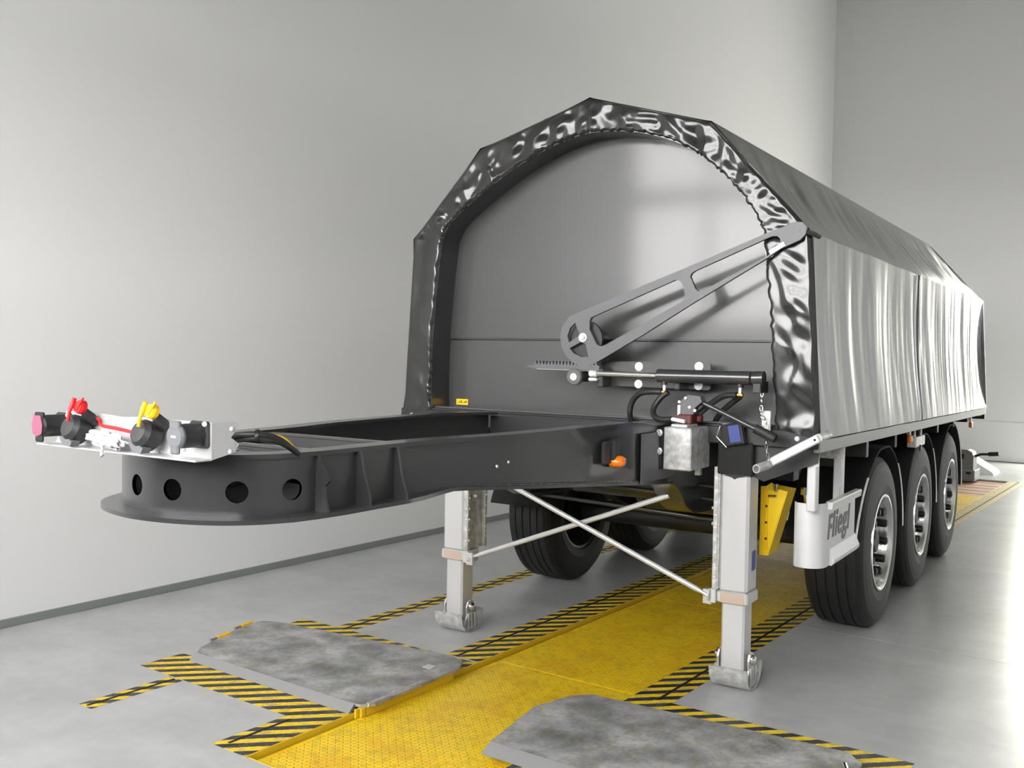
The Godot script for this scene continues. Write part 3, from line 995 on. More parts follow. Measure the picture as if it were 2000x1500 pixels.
	# chassis behind the neck
	for s in [1.0, -1.0]:
		var ch := node("chassis_beam", trailer)
		var W := []
		for z in [0.14, 0.1, 0.06, 0.02, -0.03, -0.08, -0.14, -0.2, -0.35, -1.0, -3.0, -6.0]: W.append(z)
		var A := []
		var B := []
		var C := []
		var D := []
		var a := []
		var b := []
		var c := []
		var d := []
		for z in W:
			var yt: float = 1.25 + 0.0135 * min(z, 0.0)
			var yb: float = bot_y(z)
			A.append(Vector3(0.555 * s, yt, z)); B.append(Vector3(0.555 * s, yb, z)); C.append(Vector3(0.543 * s, yb, z)); D.append(Vector3(0.543 * s, yt, z))
			a.append(Vector3(0.575 * s, yb, z)); b.append(Vector3(0.575 * s, yb - 0.014, z)); c.append(Vector3(0.43 * s, yb - 0.014, z)); d.append(Vector3(0.43 * s, yb, z))
		st = nst()
		sweep4(st, A, B, C, D)
		part("beam_web", st, M.black_paint, ch)
		st = nst()
		sweep4(st, a, b, c, d)
		part("beam_flange", st, M.black_paint, ch)
	for z in [-0.35, -1.0, -2.3, -3.6, -4.9, -5.9]:
		part("cross_member", bx(-0.54, 0.54, 0.93, 1.10, z - 0.04, z + 0.04, 0.004), M.under_paint, trailer)
	for z in [-0.6, -1.2, -2.0, -2.8, -3.6, -4.4, -5.2]:
		part("outrigger", bx(-1.23, 1.23, 1.10, 1.20, z - 0.03, z + 0.03, 0.004), M.under_paint, trailer)
	# air tanks and pipes under the body
	for q in [[-0.16, 0.93, -0.75, 0.13], [0.22, 0.80, -1.0, 0.10]]:
		st = nst()
		lathe(st, [[0.0, -0.36], [q[3] * 0.7, -0.34], [q[3], -0.28], [q[3], 0.28], [q[3] * 0.7, 0.34], [0.0, 0.36]], Vector3(q[0], q[1], q[2]), disc_x(), 28)
		part("air_tank", st, M.black_paint, trailer)
	for q in [[0.98, -0.30], [0.90, -0.36], [0.78, -0.42]]:
		st = nst()
		tube(st, [Vector3(-0.5, q[0] + 0.03, q[1]), Vector3(0.75, q[0] - 0.01, q[1])], 0.012, 8)
		part("air_pipe", st, M.black_paint, trailer)
	part("valve_box", bx(-0.80, -0.58, 0.80, 1.05, -0.80, -0.58, 0.01), M.under_paint, trailer)

# ------------------------------------------------------------------ trailer: wheels
func build_wheels() -> void:
	# tyre turned about x, outer face at +x
	var R := 0.53
	var prof := []
	prof.append_array([[0.292, 0.165], [0.305, 0.178], [0.36, 0.185], [0.43, 0.180], [0.475, 0.172], [0.50, 0.160], [0.517, 0.146]])
	prof.append([R - 0.004, 0.138])
	var tread := [0.126, 0.088, 0.030, -0.030, -0.088, -0.126]
	prof.append([R, 0.130])
	for gv in [0.088, 0.032, -0.032, -0.088]:
		prof.append_array([[R, gv + 0.0045], [R - 0.010, gv + 0.003], [R - 0.010, gv - 0.003], [R, gv - 0.0045]])
	prof.append_array([[R, -0.130], [R - 0.004, -0.138], [0.517, -0.146], [0.50, -0.160], [0.475, -0.172], [0.43, -0.180], [0.36, -0.185], [0.305, -0.178], [0.292, -0.165]])
	var st := nst()
	lathe(st, prof, Vector3.ZERO, disc_x(), 72)
	var tyre := mesh_of(st, M.rubber)
	st = nst()
	lathe(st, [[0.302, 0.172], [0.300, 0.184], [0.288, 0.186], [0.278, 0.176], [0.268, 0.155], [0.262, 0.125], [0.256, 0.100], [0.240, 0.085], [0.20, 0.088], [0.14, 0.092], [0.13, 0.06]], Vector3.ZERO, disc_x(), 72)
	var rim := mesh_of(st, M.polished_rim)
	st = nst()
	lathe(st, [[0.296, -0.17], [0.28, -0.165], [0.265, -0.10], [0.25, 0.0], [0.10, 0.01]], Vector3.ZERO, disc_x(), 48)
	var inner := mesh_of(st, M.under_paint)
	st = nst()
	lathe(st, [[0.0, 0.150], [0.060, 0.148], [0.070, 0.14], [0.075, 0.10], [0.125, 0.096], [0.13, 0.088]], Vector3.ZERO, disc_x(), 36)
	var hub := mesh_of(st, M.dark_cap)
	st = nst()
	lathe(st, [[0.0, 0.085], [0.018, 0.083], [0.026, 0.074], [0.027, 0.02], [0.032, 0.012], [0.032, 0.0]], Vector3.ZERO, disc_x(), 12)
	var nut := mesh_of(st, M.dark_cap)
	st = nst()
	lathe(st, [[0.0, 0.004], [0.024, 0.003], [0.026, 0.0]], Vector3.ZERO, disc_x(), 16)
	for k in 3:
		var zc := -1.655 - 1.31 * k
		var wn := ["front", "middle", "rear"][k] as String
		for s in [1.0, -1.0]:
			var w := node("wheel", trailer, Vector3(1.055 * s, R + 0.0034, zc))
			if s < 0: w.rotation.y = PI
			w.set_meta("label", "%s wheel on the %s side with black tyre and polished rim" % [wn, "right" if s > 0 else "left"])
			shared("tyre", tyre, w, Transform3D.IDENTITY)
			shared("rim", rim, w, Transform3D.IDENTITY)
			shared("inner_rim", inner, w, Transform3D.IDENTITY)
			shared("hub", hub, w, Transform3D.IDENTITY)
			if s > 0:
				for q in 10:
					var a := TAU * (q + 0.3) / 10.0
					shared("wheel_nut", nut, w, Transform3D(Basis.IDENTITY, Vector3(0.088, cos(a) * 0.192, sin(a) * 0.192)))
		st = nst()
		tube(st, [Vector3(-0.86, R, zc), Vector3(0.86, R, zc)], 0.075, 20)
		part("axle", st, M.under_paint, trailer)
		for s in [1.0, -1.0]:
			st = nst()
			bar(st, Vector3(0.50 * s, 0.80, zc + 0.55), Vector3(0.50 * s, 0.60, zc), 0.09, 0.05)
			bar(st, Vector3(0.50 * s, 0.60, zc), Vector3(0.50 * s, 0.66, zc - 0.42), 0.09, 0.04)
			part("trailing_arm", st, M.under_paint, trailer)
			st = nst()
			lathe(st, [[0.0, 0.0], [0.10, 0.0], [0.13, 0.05], [0.13, 0.16], [0.10, 0.22], [0.0, 0.22]], Vector3(0.50 * s, 0.66, zc - 0.38), Basis.IDENTITY, 24)
			part("air_spring", st, M.rubber, trailer)
			st = nst()
			lathe(st, [[0.0, -0.18], [0.08, -0.17], [0.09, -0.14], [0.09, 0.0], [0.03, 0.01], [0.03, 0.10], [0.0, 0.10]], Vector3(0.42 * s, 0.62, zc - 0.08), Basis(Vector3.RIGHT, Vector3(0, 0, 1), Vector3(0, -1, 0)), 20)
			part("brake_chamber", st, M.under_paint, trailer)
		# mudguards
		for s in [1.0, -1.0]:
			var mg := node("mudguard", trailer, Vector3(0, R, zc))
			var A := []
			var B := []
			var C := []
			var D := []
			var rim_line := []
			for q in 41:
				var a: float = lerpf(deg_to_rad(9.0), deg_to_rad(178.0), q / 40.0)
				var r := 0.612
				var yy: float = min(sin(a) * r, 0.60)
				var zz := cos(a) * r
				if k == 0 and a < 1.0: zz += 0.13 * (1.0 - a)
				A.append(Vector3(1.235 * s, yy, zz)); B.append(Vector3(0.84 * s, yy, zz))
				C.append(Vector3(0.84 * s, yy - sin(a) * 0.012, zz * 0.98)); D.append(Vector3(1.235 * s, yy - sin(a) * 0.012, zz * 0.98))
				rim_line.append(Vector3(1.235 * s, yy, zz))
			st = nst()
			sweep4(st, A, B, C, D)
			part("guard_shell", st, M.guard_black, mg)
			if s > 0:
				if k == 0:
					st = nst()
					tube(st, rim_line.slice(0, 10), 0.0065, 6)
					part("edge_strip", st, M.white_edge, mg)
				st = nst()
				tube(st, rim_line.slice(29, 41), 0.0065, 6)
				part("edge_strip", st, M.white_edge, mg)

# ------------------------------------------------------------------ trailer: landing legs
func build_legs() -> void:
	for s in [1.0, -1.0]:
		var lg := node("landing_leg", trailer, Vector3(0.865 * s, 0, -0.07))
		lg.set_meta("label", "aluminium landing leg on the %s side" % ("right" if s > 0 else "left"))
		part("outer_tube", bx(-0.075, 0.075, 0.49, 1.09, -0.075, 0.075, 0.014), M.aluminium, lg)
		part("top_bracket", bx(-0.09, 0.09, 1.085, 1.25, -0.09, 0.085, 0.006), M.guard_black, lg)
		var st := nst()
		prism(st, [Vector2(-0.06, 0.03), Vector2(0.06, 0.03), Vector2(0.05, -0.005), Vector2(0.015, -0.012), Vector2(0, -0.022), Vector2(-0.015, -0.012), Vector2(-0.05, -0.005)], 0.006, Transform3D(Basis.IDENTITY, Vector3(0, 1.085, 0.076)))
		part("bracket_tongue", st, M.black_paint, lg)
		part("inner_tube", bx(-0.060, 0.060, 0.07, 0.495, -0.060, 0.060, 0.010), M.aluminium, lg)
		st = bx(-0.082, 0.082, 0.435, 0.495, -0.082, 0.082, 0.008)
		part("collar", st, M.aluminium, lg)
		if true:
			part("collar_label", bx(-0.060, 0.066, 0.440, 0.488, 0.0821, 0.083), M.label_tan, lg)
		# mounting channel on the inner side with bolt holes
		var i: float = -s
		st = bx(i * 0.075, i * 0.083, 0.50, 1.12, -0.125, 0.075, 0.001)
		bx(i * 0.083, i * 0.108, 0.50, 1.12, 0.05, 0.078, 0.003, st)
		bx(i * 0.083, i * 0.108, 0.50, 1.12, -0.125, -0.10, 0.003, st)
		part("mounting_channel", st, M.galvanised, lg)
		st = nst()
		for k in 9:
			for z in [0.064, -0.112]:
				lathe(st, [[0.0, 0.004], [0.006, 0.003], [0.007, 0.0]], Vector3(i * 0.108, 0.56 + k * 0.063, z), Basis(Vector3(0, 1, 0), Vector3(i, 0, 0), Vector3(0, 0, -i)), 8, true)
			lathe(st, [[0.0, 0.004], [0.005, 0.003], [0.006, 0.0]], Vector3(i * 0.095, 0.56 + k * 0.063, 0.078), disc_z(), 8, true)
		part("channel_rivets", st, M.washer_white, lg).set_meta("kind", "stuff")
		for k in [[0.82, 0.0], [0.90, 0.0]]:
			st = nst()
			tube(st, [Vector3(i * 0.08, k[0], 0.02), Vector3(i * 0.135, k[0], 0.02)], 0.009, 8)
			part("mounting_bolt", st, M.galvanised, lg)
		# brace clamp
		st = bx(i * 0.082, i * 0.120, 0.43, 0.50, -0.02, 0.088, 0.003)
		bx(i * 0.105, i * 0.150, 0.42, 0.495, 0.060, 0.088, 0.003, st)
		part("brace_clamp", st, M.aluminium, lg)
		st = nst()
		lathe(st, [[0.0, 0.012], [0.012, 0.011], [0.013, 0.0]], Vector3(i * 0.128, 0.455, 0.088), disc_z(), 8)
		part("clamp_bolt", st, M.chrome, lg)
		# rocking foot
		st = nst()
		var prof := [Vector2(0.115, 0.120), Vector2(0.098, 0.055), Vector2(0.06, 0.015), Vector2(0.0, 0.002), Vector2(-0.06, 0.015), Vector2(-0.098, 0.055), Vector2(-0.115, 0.120)]
		var cur := catmull(prof, 5)
		var A := []
		var B := []
		var C := []
		var D := []
		for v in cur:
			var nn: Vector2 = (Vector2(0, 0.16) - v).normalized() * 0.008
			A.append(Vector3(-0.10, v.y, v.x)); B.append(Vector3(0.10, v.y, v.x))
			C.append(Vector3(0.10, v.y + nn.y, v.x + nn.x)); D.append(Vector3(-0.10, v.y + nn.y, v.x + nn.x))
		sweep4(st, A, B, C, D)
		part("foot_pan", st, M.galvanised, lg)
		for e in [-1.0, 1.0]:
			st = nst()
			prism(st, [Vector2(-0.055, 0.012), Vector2(0.055, 0.012), Vector2(0.06, 0.05), Vector2(0.035, 0.10), Vector2(0.04, 0.15), Vector2(0.025, 0.18), Vector2(0.0, 0.19), Vector2(-0.025, 0.18), Vector2(-0.04, 0.15), Vector2(-0.035, 0.10), Vector2(-0.06, 0.05)], 0.010, Transform3D(Basis(Vector3(0, 0, 1), Vector3(0, 1, 0), Vector3(-1, 0, 0)), Vector3(e * 0.080 + 0.005, 0, 0)))
			part("foot_cheek", st, M.galvanised, lg)
			st = nst()
			lathe(st, [[0.0, 0.022], [0.018, 0.020], [0.024, 0.010], [0.026, 0.0]], Vector3(e * 0.086, 0.150, 0.0), Basis(Vector3(0, 1, 0), Vector3(e, 0, 0), Vector3(0, 0, -e)), 16, true)
			part("foot_pin", st, M.chrome, lg)
			for zz in [-0.032, 0.004, 0.032]:
				part("cheek_rib", bx(e * 0.085, e * 0.098, 0.02, 0.115, zz - 0.006, zz + 0.006, 0.003), M.galvanised, lg)
	# blue and white stickers on the right leg's side
	part("leg_sticker", bx(0.9402, 0.9412, 0.60, 0.70, -0.115, -0.06), M.tag_blue, trailer)
	# diagonal braces
	for q in [[Vector3(0.745, 0.465, 0.02), Vector3(-0.47, 0.925, 0.02)], [Vector3(-0.735, 0.465, 0.0), Vector3(0.50, 0.945, -0.03)]]:
		var st := nst()
		var d: Vector3 = q[1] - q[0]
		tube(st, [q[0], q[0] + d * 0.03, q[0] + d * 0.055, q[1]], [0.008, 0.009, 0.0145, 0.0145], 14)
		part("brace_rod", st, M.aluminium, trailer)

# ------------------------------------------------------------------ trailer: tarp arm, rack and pump
func washer(parent: Node3D, called: String, p: Vector3, r: float) -> void:
	var st := nst()
	lathe(st, [[0.0, 0.010], [r * 0.35, 0.010], [r * 0.4, 0.005], [r * 0.95, 0.004], [r, 0.0]], p, disc_z(), 24)
	part(called, st, M.washer_white, parent)

func build_front_gear() -> void:
	var arm := node("tarp_arm", trailer, Vector3(0.015, 1.764, 0.052))
	tag(arm, "flat grey steel swing arm with long cut-outs")
	var o := Vector2(0.015, 1.764)
	var sub := func(a: Array) -> PackedVector2Array:
		var r := PackedVector2Array()
		for v in a: r.append(v - o)
		return r
	var outline := [Vector2(-0.073, 1.879), Vector2(0.634, 2.134), Vector2(0.993, 2.268), Vector2(1.150, 2.320), Vector2(1.180, 2.318), Vector2(1.200, 2.297), Vector2(1.198, 2.262), Vector2(1.172, 2.234), Vector2(1.082, 2.197), Vector2(1.02, 2.157), Vector2(0.639, 1.941), Vector2(0.372, 1.783), Vector2(0.127, 1.647), Vector2(0.075, 1.620), Vector2(0.018, 1.609), Vector2(-0.035, 1.622), Vector2(-0.08, 1.653), Vector2(-0.114, 1.70), Vector2(-0.129, 1.763), Vector2(-0.116, 1.826)]
	var cs := CSGCombiner3D.new()
	put(cs, "arm_plate", arm)
	var base := CSGPolygon3D.new()
	base.name = "outline"
	base.polygon = sub.call(outline)
	base.depth = 0.022
	base.material = M.arm_steel
	cs.add_child(base)
	var cut := [[Vector2(0.053, 1.855), Vector2(0.062, 1.872), Vector2(0.082, 1.881), Vector2(0.540, 2.060), Vector2(0.566, 2.056), Vector2(0.582, 2.035), Vector2(0.596, 1.985), Vector2(0.592, 1.962), Vector2(0.573, 1.946), Vector2(0.145, 1.723), Vector2(0.118, 1.718), Vector2(0.098, 1.728), Vector2(0.052, 1.808)],
		[Vector2(0.622, 2.075), Vector2(0.630, 2.092), Vector2(0.648, 2.104), Vector2(1.035, 2.258), Vector2(1.060, 2.258), Vector2(1.075, 2.246), Vector2(1.080, 2.222), Vector2(1.023, 2.168), Vector2(0.686, 2.000), Vector2(0.668, 2.000), Vector2(0.651, 2.013)],
		[Vector2(-0.036, 1.843), Vector2(-0.004, 1.777), Vector2(-0.072, 1.737), Vector2(-0.082, 1.772), Vector2(-0.067, 1.815)],
		[Vector2(-0.068, 1.705), Vector2(0.001, 1.740), Vector2(0.031, 1.728), Vector2(0.050, 1.660), Vector2(0.007, 1.659), Vector2(-0.038, 1.675)]]
	for c in cut:
		var h := CSGPolygon3D.new()
		h.name = "cutout"
		h.operation = CSGShape3D.OPERATION_SUBTRACTION
		h.polygon = sub.call(c)
		h.depth = 0.06
		h.position.z = 0.02
		h.material = M.arm_steel
		cs.add_child(h, true)
	var st := nst()
	lathe(st, [[0.0, 0.022], [0.010, 0.022], [0.016, 0.014], [0.016, 0.006], [0.024, 0.006], [0.024, 0.0]], Vector3(0, 0, 0.0), disc_z(), 20)
	part("pivot_bolt", st, M.washer_white, arm)
	st = nst()
	lathe(st, [[0.0, -0.03], [0.10, -0.03], [0.10, -0.05], [0.03, -0.05]], Vector3(0, -0.01, 0), disc_z(), 32)
	part("hub_disc", st, M.under_paint, arm)
	st = nst()
	tube(st, [Vector3(0, 0, -0.022), Vector3(0, 0, -0.25)], 0.03, 16)
	part("pivot_shaft", st, M.black_paint, arm)
	st = nst()
	bar(st, Vector3(1.012, 0.414, 0.002), Vector3(1.083, 0.456, 0.002), 0.003, 0.022, Vector3(-0.5, 0.86, 0))
	part("sticker", st, M.tag_white, arm)
	st = nst()
	tube(st, [Vector3(1.15, 0.515, -0.01), Vector3(1.21, 0.50, -0.03), Vector3(1.225, 0.49, -0.08)], 0.012, 8)
	part("tip_pin", st, M.black_paint, arm)
	# rack with teeth, roller below it
	var rk := node("gear_rack", trailer)
	tag(rk, "toothed steel rack driven by the cylinder")
	st = nst()
	var teeth := [Vector2(-0.335, 1.598), Vector2(-0.335, 1.606), Vector2(-0.295, 1.612)]
	for k in 19:
		var x := -0.292 + k * 0.021
		teeth.append_array([Vector2(x, 1.614), Vector2(x + 0.005, 1.633), Vector2(x + 0.011, 1.633), Vector2(x + 0.016, 1.614)])
	teeth.append_array([Vector2(0.115, 1.614), Vector2(0.115, 1.588), Vector2(-0.28, 1.588)])
	prism(st, teeth, 0.03, Transform3D(Basis.IDENTITY, Vector3(0, 0, 0.02)))
	part("toothed_bar", st, M.arm_steel, rk)
	part("polished_edge", bx(-0.275, 0.10, 1.583, 1.590, 0.022, 0.052, 0.002), M.chrome, rk)
	st = nst()
	box(st, Vector3(0.085, 1.572, 0.045), Vector3(0.055, 0.035, 0.05), 0.008)
	box(st, Vector3(0.085, 1.540, 0.045), Vector3(0.055, 0.020, 0.05), 0.006)
	part("rod_clevis", st, M.galvanised, rk)
	var ro := node("support_roller", trailer)
	st = nst()
	lathe(st, [[0.0, 0.0], [0.040, 0.0], [0.046, -0.005], [0.046, -0.03], [0.03, -0.03], [0.03, -0.2]], Vector3(-0.027, 1.551, 0.075), disc_z(), 32)
	part("roller", st, M.arm_steel, ro)
	washer(ro, "roller_bolt", Vector3(-0.027, 1.551, 0.075), 0.020)
	# cylinder
	var cy := node("hydraulic_cylinder", trailer)
	tag(cy, "black hydraulic cylinder with a chrome piston rod")
	st = nst()
	tube(st, [Vector3(0.11, 1.572, 0.06), Vector3(0.47, 1.572, 0.075)], 0.0155, 16)
	part("piston_rod", st, M.chrome, cy)
	st = nst()
	lathe(st, [[0.0, 0.0], [0.026, 0.0], [0.034, 0.006], [0.034, 0.495], [0.028, 0.50], [0.024, 0.505], [0.036, 0.507], [0.036, 0.56], [0.0, 0.56]], Vector3(0.463, 1.572, 0.075), disc_x(), 28)
	part("barrel", st, M.black_paint, cy)
	part("barrel_mount", bx(0.975, 1.015, 1.50, 1.56, -0.02, 0.10, 0.004), M.black_paint, cy)
	for x in [0.505, 0.905]:
		st = nst()
		tube(st, [Vector3(x, 1.545, 0.075), Vector3(x, 1.525, 0.075)], 0.016, 10)
		part("port", st, M.black_paint, cy)
		st = nst()
		tube(st, [Vector3(x, 1.525, 0.075), Vector3(x, 1.490, 0.075)], 0.008, 8)
		part("fitting", st, M.washer_white, cy)
		st = nst()
		tube(st, [Vector3(x - 0.012, 1.488, 0.075), Vector3(x + 0.015, 1.488, 0.075)], 0.010, 8)
		part("fitting_elbow", st, M.brass, cy)
	# carrier plate with four big washers
	var pl := node("carrier_plate", trailer)
	st = nst()
	prism(st, [Vector2(0.071, 1.637), Vector2(0.685, 1.643), Vector2(0.697, 1.632), Vector2(0.699, 1.512), Vector2(0.688, 1.501), Vector2(0.071, 1.506)], 0.012, Transform3D(Basis.IDENTITY, Vector3(0, 0, -0.075)))
	part("plate", st, M.panel_paint, pl)
	for p in [Vector2(0.296, 1.613), Vector2(0.295, 1.520), Vector2(0.635, 1.621), Vector2(0.634, 1.523)]: washer(pl, "washer", Vector3(p.x, p.y, -0.062), 0.024)
	for x in [0.12, 0.36, 0.62]: part("stand_off", bx(x - 0.02, x + 0.02, 1.53, 1.61, -0.185, -0.075, 0.003), M.black_paint, pl)
	for x in [0.12, 0.56]: part("cylinder_mount", bx(x - 0.015, x + 0.015, 1.50 if x < 0.3 else 1.50, 1.60, -0.063, 0.046, 0.004), M.black_paint, pl)
	# hand pump and tank
	var tk := node("hand_pump", trailer)
	tag(tk, "galvanised oil tank with a manual hydraulic pump")
	part("tank", bx(0.574, 0.72, 1.112, 1.322, -0.022, 0.232, 0.006), M.galvanised, tk)
	part("tank_bracket", bx(0.560, 0.575, 1.115, 1.318, 0.20, 0.262, 0.003), M.deep_dark, tk)
	for y in [1.295, 1.205]:
		st = nst()
		lathe(st, [[0.0, 0.025], [0.010, 0.024], [0.013, 0.012], [0.018, 0.010], [0.018, 0.0]], Vector3(0.567, y, 0.262), disc_z(), 10)
		part("tank_bolt", st, M.galvanised, tk)
	part("lid_plate", bx(0.600, 0.685, 1.3225, 1.336, 0.06, 0.20, 0.003), M.aluminium, tk)
	part("pump_block", bx(0.615, 0.690, 1.336, 1.385, 0.04, 0.16, 0.006), M.pump_red, tk)
	part("valve_block", bx(0.690, 0.715, 1.345, 1.380, 0.06, 0.10, 0.006), M.pump_red, tk)
	st = nst()
	prism(st, [Vector2(0.625, 1.385), Vector2(0.690, 1.385), Vector2(0.700, 1.42), Vector2(0.735, 1.45), Vector2(0.725, 1.475), Vector2(0.66, 1.482), Vector2(0.622, 1.45)], 0.05, Transform3D(Basis.IDENTITY, Vector3(0, 0, 0.09)))
	part("pump_head", st, M.arm_steel, tk)
	part("linkage", bx(0.610, 0.625, 1.375, 1.43, 0.125, 0.15, 0.003), M.washer_white, tk)
	for q in [[0.650, 1.465], [0.617, 1.445], [0.672, 1.42], [0.70, 1.405]]:
		st = nst()
		lathe(st, [[0.0, 0.008], [0.007, 0.007], [0.008, 0.0]], Vector3(q[0], q[1], 0.14), disc_z(), 8)
		part("pump_screw", st, M.washer_white, tk)
	st = nst()
	tube(st, [Vector3(0.590, 1.358, 0.17), Vector3(0.66, 1.350, 0.17)], 0.010, 8)
	part("outlet", st, M.washer_white, tk)
	st = nst()
	tube(st, [Vector3(0.705, 1.452, 0.11), Vector3(1.01, 1.328, 0.12)], 0.013, 12)
	part("handle", st, M.black_paint, tk)
	st = nst()
	tube(st, [Vector3(1.0, 1.332, 0.12), Vector3(1.10, 1.288, 0.12)], 0.023, 12)
	part("grip", st, M.rubber, tk)
	part("drain_plug", bx(0.66, 0.69, 1.07, 1.112, 0.0, 0.03, 0.003), M.galvanised, tk)
	# hoses
	for h in [[Vector3(0.30, 1.32, 0.02), Vector3(0.296, 1.37, 0.04), Vector3(0.312, 1.43, 0.045), Vector3(0.36, 1.474, 0.06), Vector3(0.43, 1.487, 0.075), Vector3(0.49, 1.488, 0.075)],
		[Vector3(0.525, 1.487, 0.075), Vector3(0.49, 1.46, 0.08), Vector3(0.462, 1.41, 0.10), Vector3(0.475, 1.37, 0.13), Vector3(0.53, 1.352, 0.16), Vector3(0.59, 1.358, 0.17)],
		[Vector3(0.89, 1.487, 0.075), Vector3(0.82, 1.480, 0.06), Vector3(0.75, 1.442, 0.04), Vector3(0.69, 1.39, 0.04), Vector3(0.66, 1.35, 0.06)],
		[Vector3(0.90, 1.478, 0.06), Vector3(0.86, 1.455, 0.03), Vector3(0.80, 1.41, 0.0), Vector3(0.75, 1.36, -0.03), Vector3(0.72, 1.31, -0.06)]]:
		st = nst()
		tube(st, catmull(h, 6), 0.015, 10)
		part("hydraulic_hose", st, M.hose_rubber, trailer)
	# label holder with the blue plate beside the tank
	var nb := node("document_box", trailer, Vector3(0.862, 1.292, 0.045))
	nb.rotation = Vector3(0, -0.3, 0.22)
	part("holder", bx(-0.075, 0.055, -0.055, 0.055, -0.03, 0.0, 0.005), M.black_plastic, nb)
	part("blue_plate", bx(-0.02, 0.045, -0.042, 0.042, 0.0005, 0.003), M.tag_blue, nb)
	st = nst()
	tube(st, [Vector3(-0.06, 0.05, 0.01), Vector3(-0.085, 0.0, 0.02), Vector3(-0.04, -0.06, 0.01)], 0.004, 6)
	part("wire_clip", st, M.chrome, nb)
	# support tube and chain eye
	st = nst()
	tube(st, [Vector3(0.80, 1.338, 0.02), Vector3(1.02, 1.338, 0.02)], 0.009, 8)
	part("cross_tube", st, M.arm_steel, trailer)
	part("chain_plate", bx(1.00, 1.045, 1.31, 1.415, 0.02, 0.028, 0.003), M.galvanised, trailer)
	var cn := node("chain", trailer)
	tag(cn, "thin steel safety chain")
	st = nst()
	var lk := []
	for k in 13:
		var a := TAU * k / 12.0
		lk.append(Vector3(cos(a) * 0.007, sin(a) * 0.015, 0))
	tube(st, lk, 0.0028, 6)
	var link := mesh_of(st, M.chrome)
	var cp := [Vector3(1.004, 1.52, 0.04), Vector3(1.006, 1.40, 0.05), Vector3(1.030, 1.37, 0.06), Vector3(1.045, 1.31, 0.08), Vector3(1.062, 1.24, 0.13), Vector3(1.085, 1.195, 0.165)]
	var run := catmull(cp, 8)
	var accum := 0.0
	var last: Vector3 = run[0]
	var flip := false
	for i in range(1, run.size()):
		accum += run[i].distance_to(last)
		if accum >= 0.021:
			accum = 0.0
			var d: Vector3 = (run[i] - run[i - 1]).normalized()
			var sx := d.cross(Vector3.BACK).normalized()
			var b := Basis(sx, d, sx.cross(d))
			if flip: b = b * Basis(Vector3.UP, PI / 2)
			flip = not flip
			shared("chain_link", link, cn, Transform3D(b, run[i]))
		last = run[i]
	# crank of the landing gear
	var ck := node("crank_handle", trailer)
	tag(ck, "white aluminium crank lever with a tube grip")
	st = nst()
	bar(st, Vector3(1.07, 1.168, 0.12), Vector3(1.295, 1.302, 0.08), 0.036, 0.040, Vector3(-0.5, 0.86, 0), 0.006)
	part("lever", st, M.white_alu, ck)
	st = nst()
	lathe(st, [[0.016, 0.0], [0.021, 0.0], [0.021, 0.10], [0.016, 0.10], [0.016, 0.0]], Vector3(1.075, 1.165, 0.135), Basis(Vector3(0.95, 0.0, 0.3), Vector3(-0.28, -0.14, 0.95).normalized(), Vector3(0, 1, 0)), 20)
	part("grip_tube", st, M.galvanised, ck)
	st = nst()
	tube(st, [Vector3(1.29, 1.30, 0.08), Vector3(1.30, 1.31, -0.06)], 0.020, 12)
	part("crank_shaft", st, M.galvanised, ck)
	st = nst()
	lathe(st, [[0.0, 0.004], [0.006, 0.003], [0.006, 0.0]], Vector3(1.280, 1.293, 0.101), disc_z(), 10)
	part("pin_hole", st, M.deep_dark, ck)

# ------------------------------------------------------------------ trailer: nose couplings
func socket(p: Vector3, r: float, lid: Material, called: String, tilt := 0.0) -> void:
	var s := node(called, trailer, p)
	s.rotation = Vector3(0, 0.0, tilt)
	var st := nst()
	lathe(st, [[0.0, -0.07], [r * 1.02, -0.07], [r * 1.02, -0.02], [r, 0.0], [0.0, 0.0]], Vector3.ZERO, disc_z(), 28)
	part("socket_body", st, M.black_plastic, s)
	part("socket_flange", bx(-r * 1.15, r * 1.15, -r * 1.1, r * 1.15, -0.085, -0.068, 0.006), M.black_plastic, s)
	st = nst()
	lathe(st, [[0.0, 0.014], [r * 0.9, 0.013], [r * 1.04, 0.006], [r * 1.04, 0.0]], Vector3.ZERO, disc_z(), 28)
	bx(-r * 0.62, r * 0.62, r * 0.55, r * 1.30, 0.001, 0.014, 0.004, st)
	bx(-r * 0.50, r * 0.50, -r * 1.45, -r * 0.6, 0.001, 0.014, 0.004, st)
	var l := part("lid", st, lid, s)
	part("lid_label", bx(-0.010, 0.010, -0.003, 0.003, 0.0142, 0.0150, 0.0), M.tag_white, l)
	st = nst()
	lathe(st, [[0.0, 0.006], [0.007, 0.005], [0.008, 0.0]], Vector3(r * 0.92, r * 0.95, -0.068), disc_z(), 10, true)
	part("flange_screw", st, M.washer_white, s)

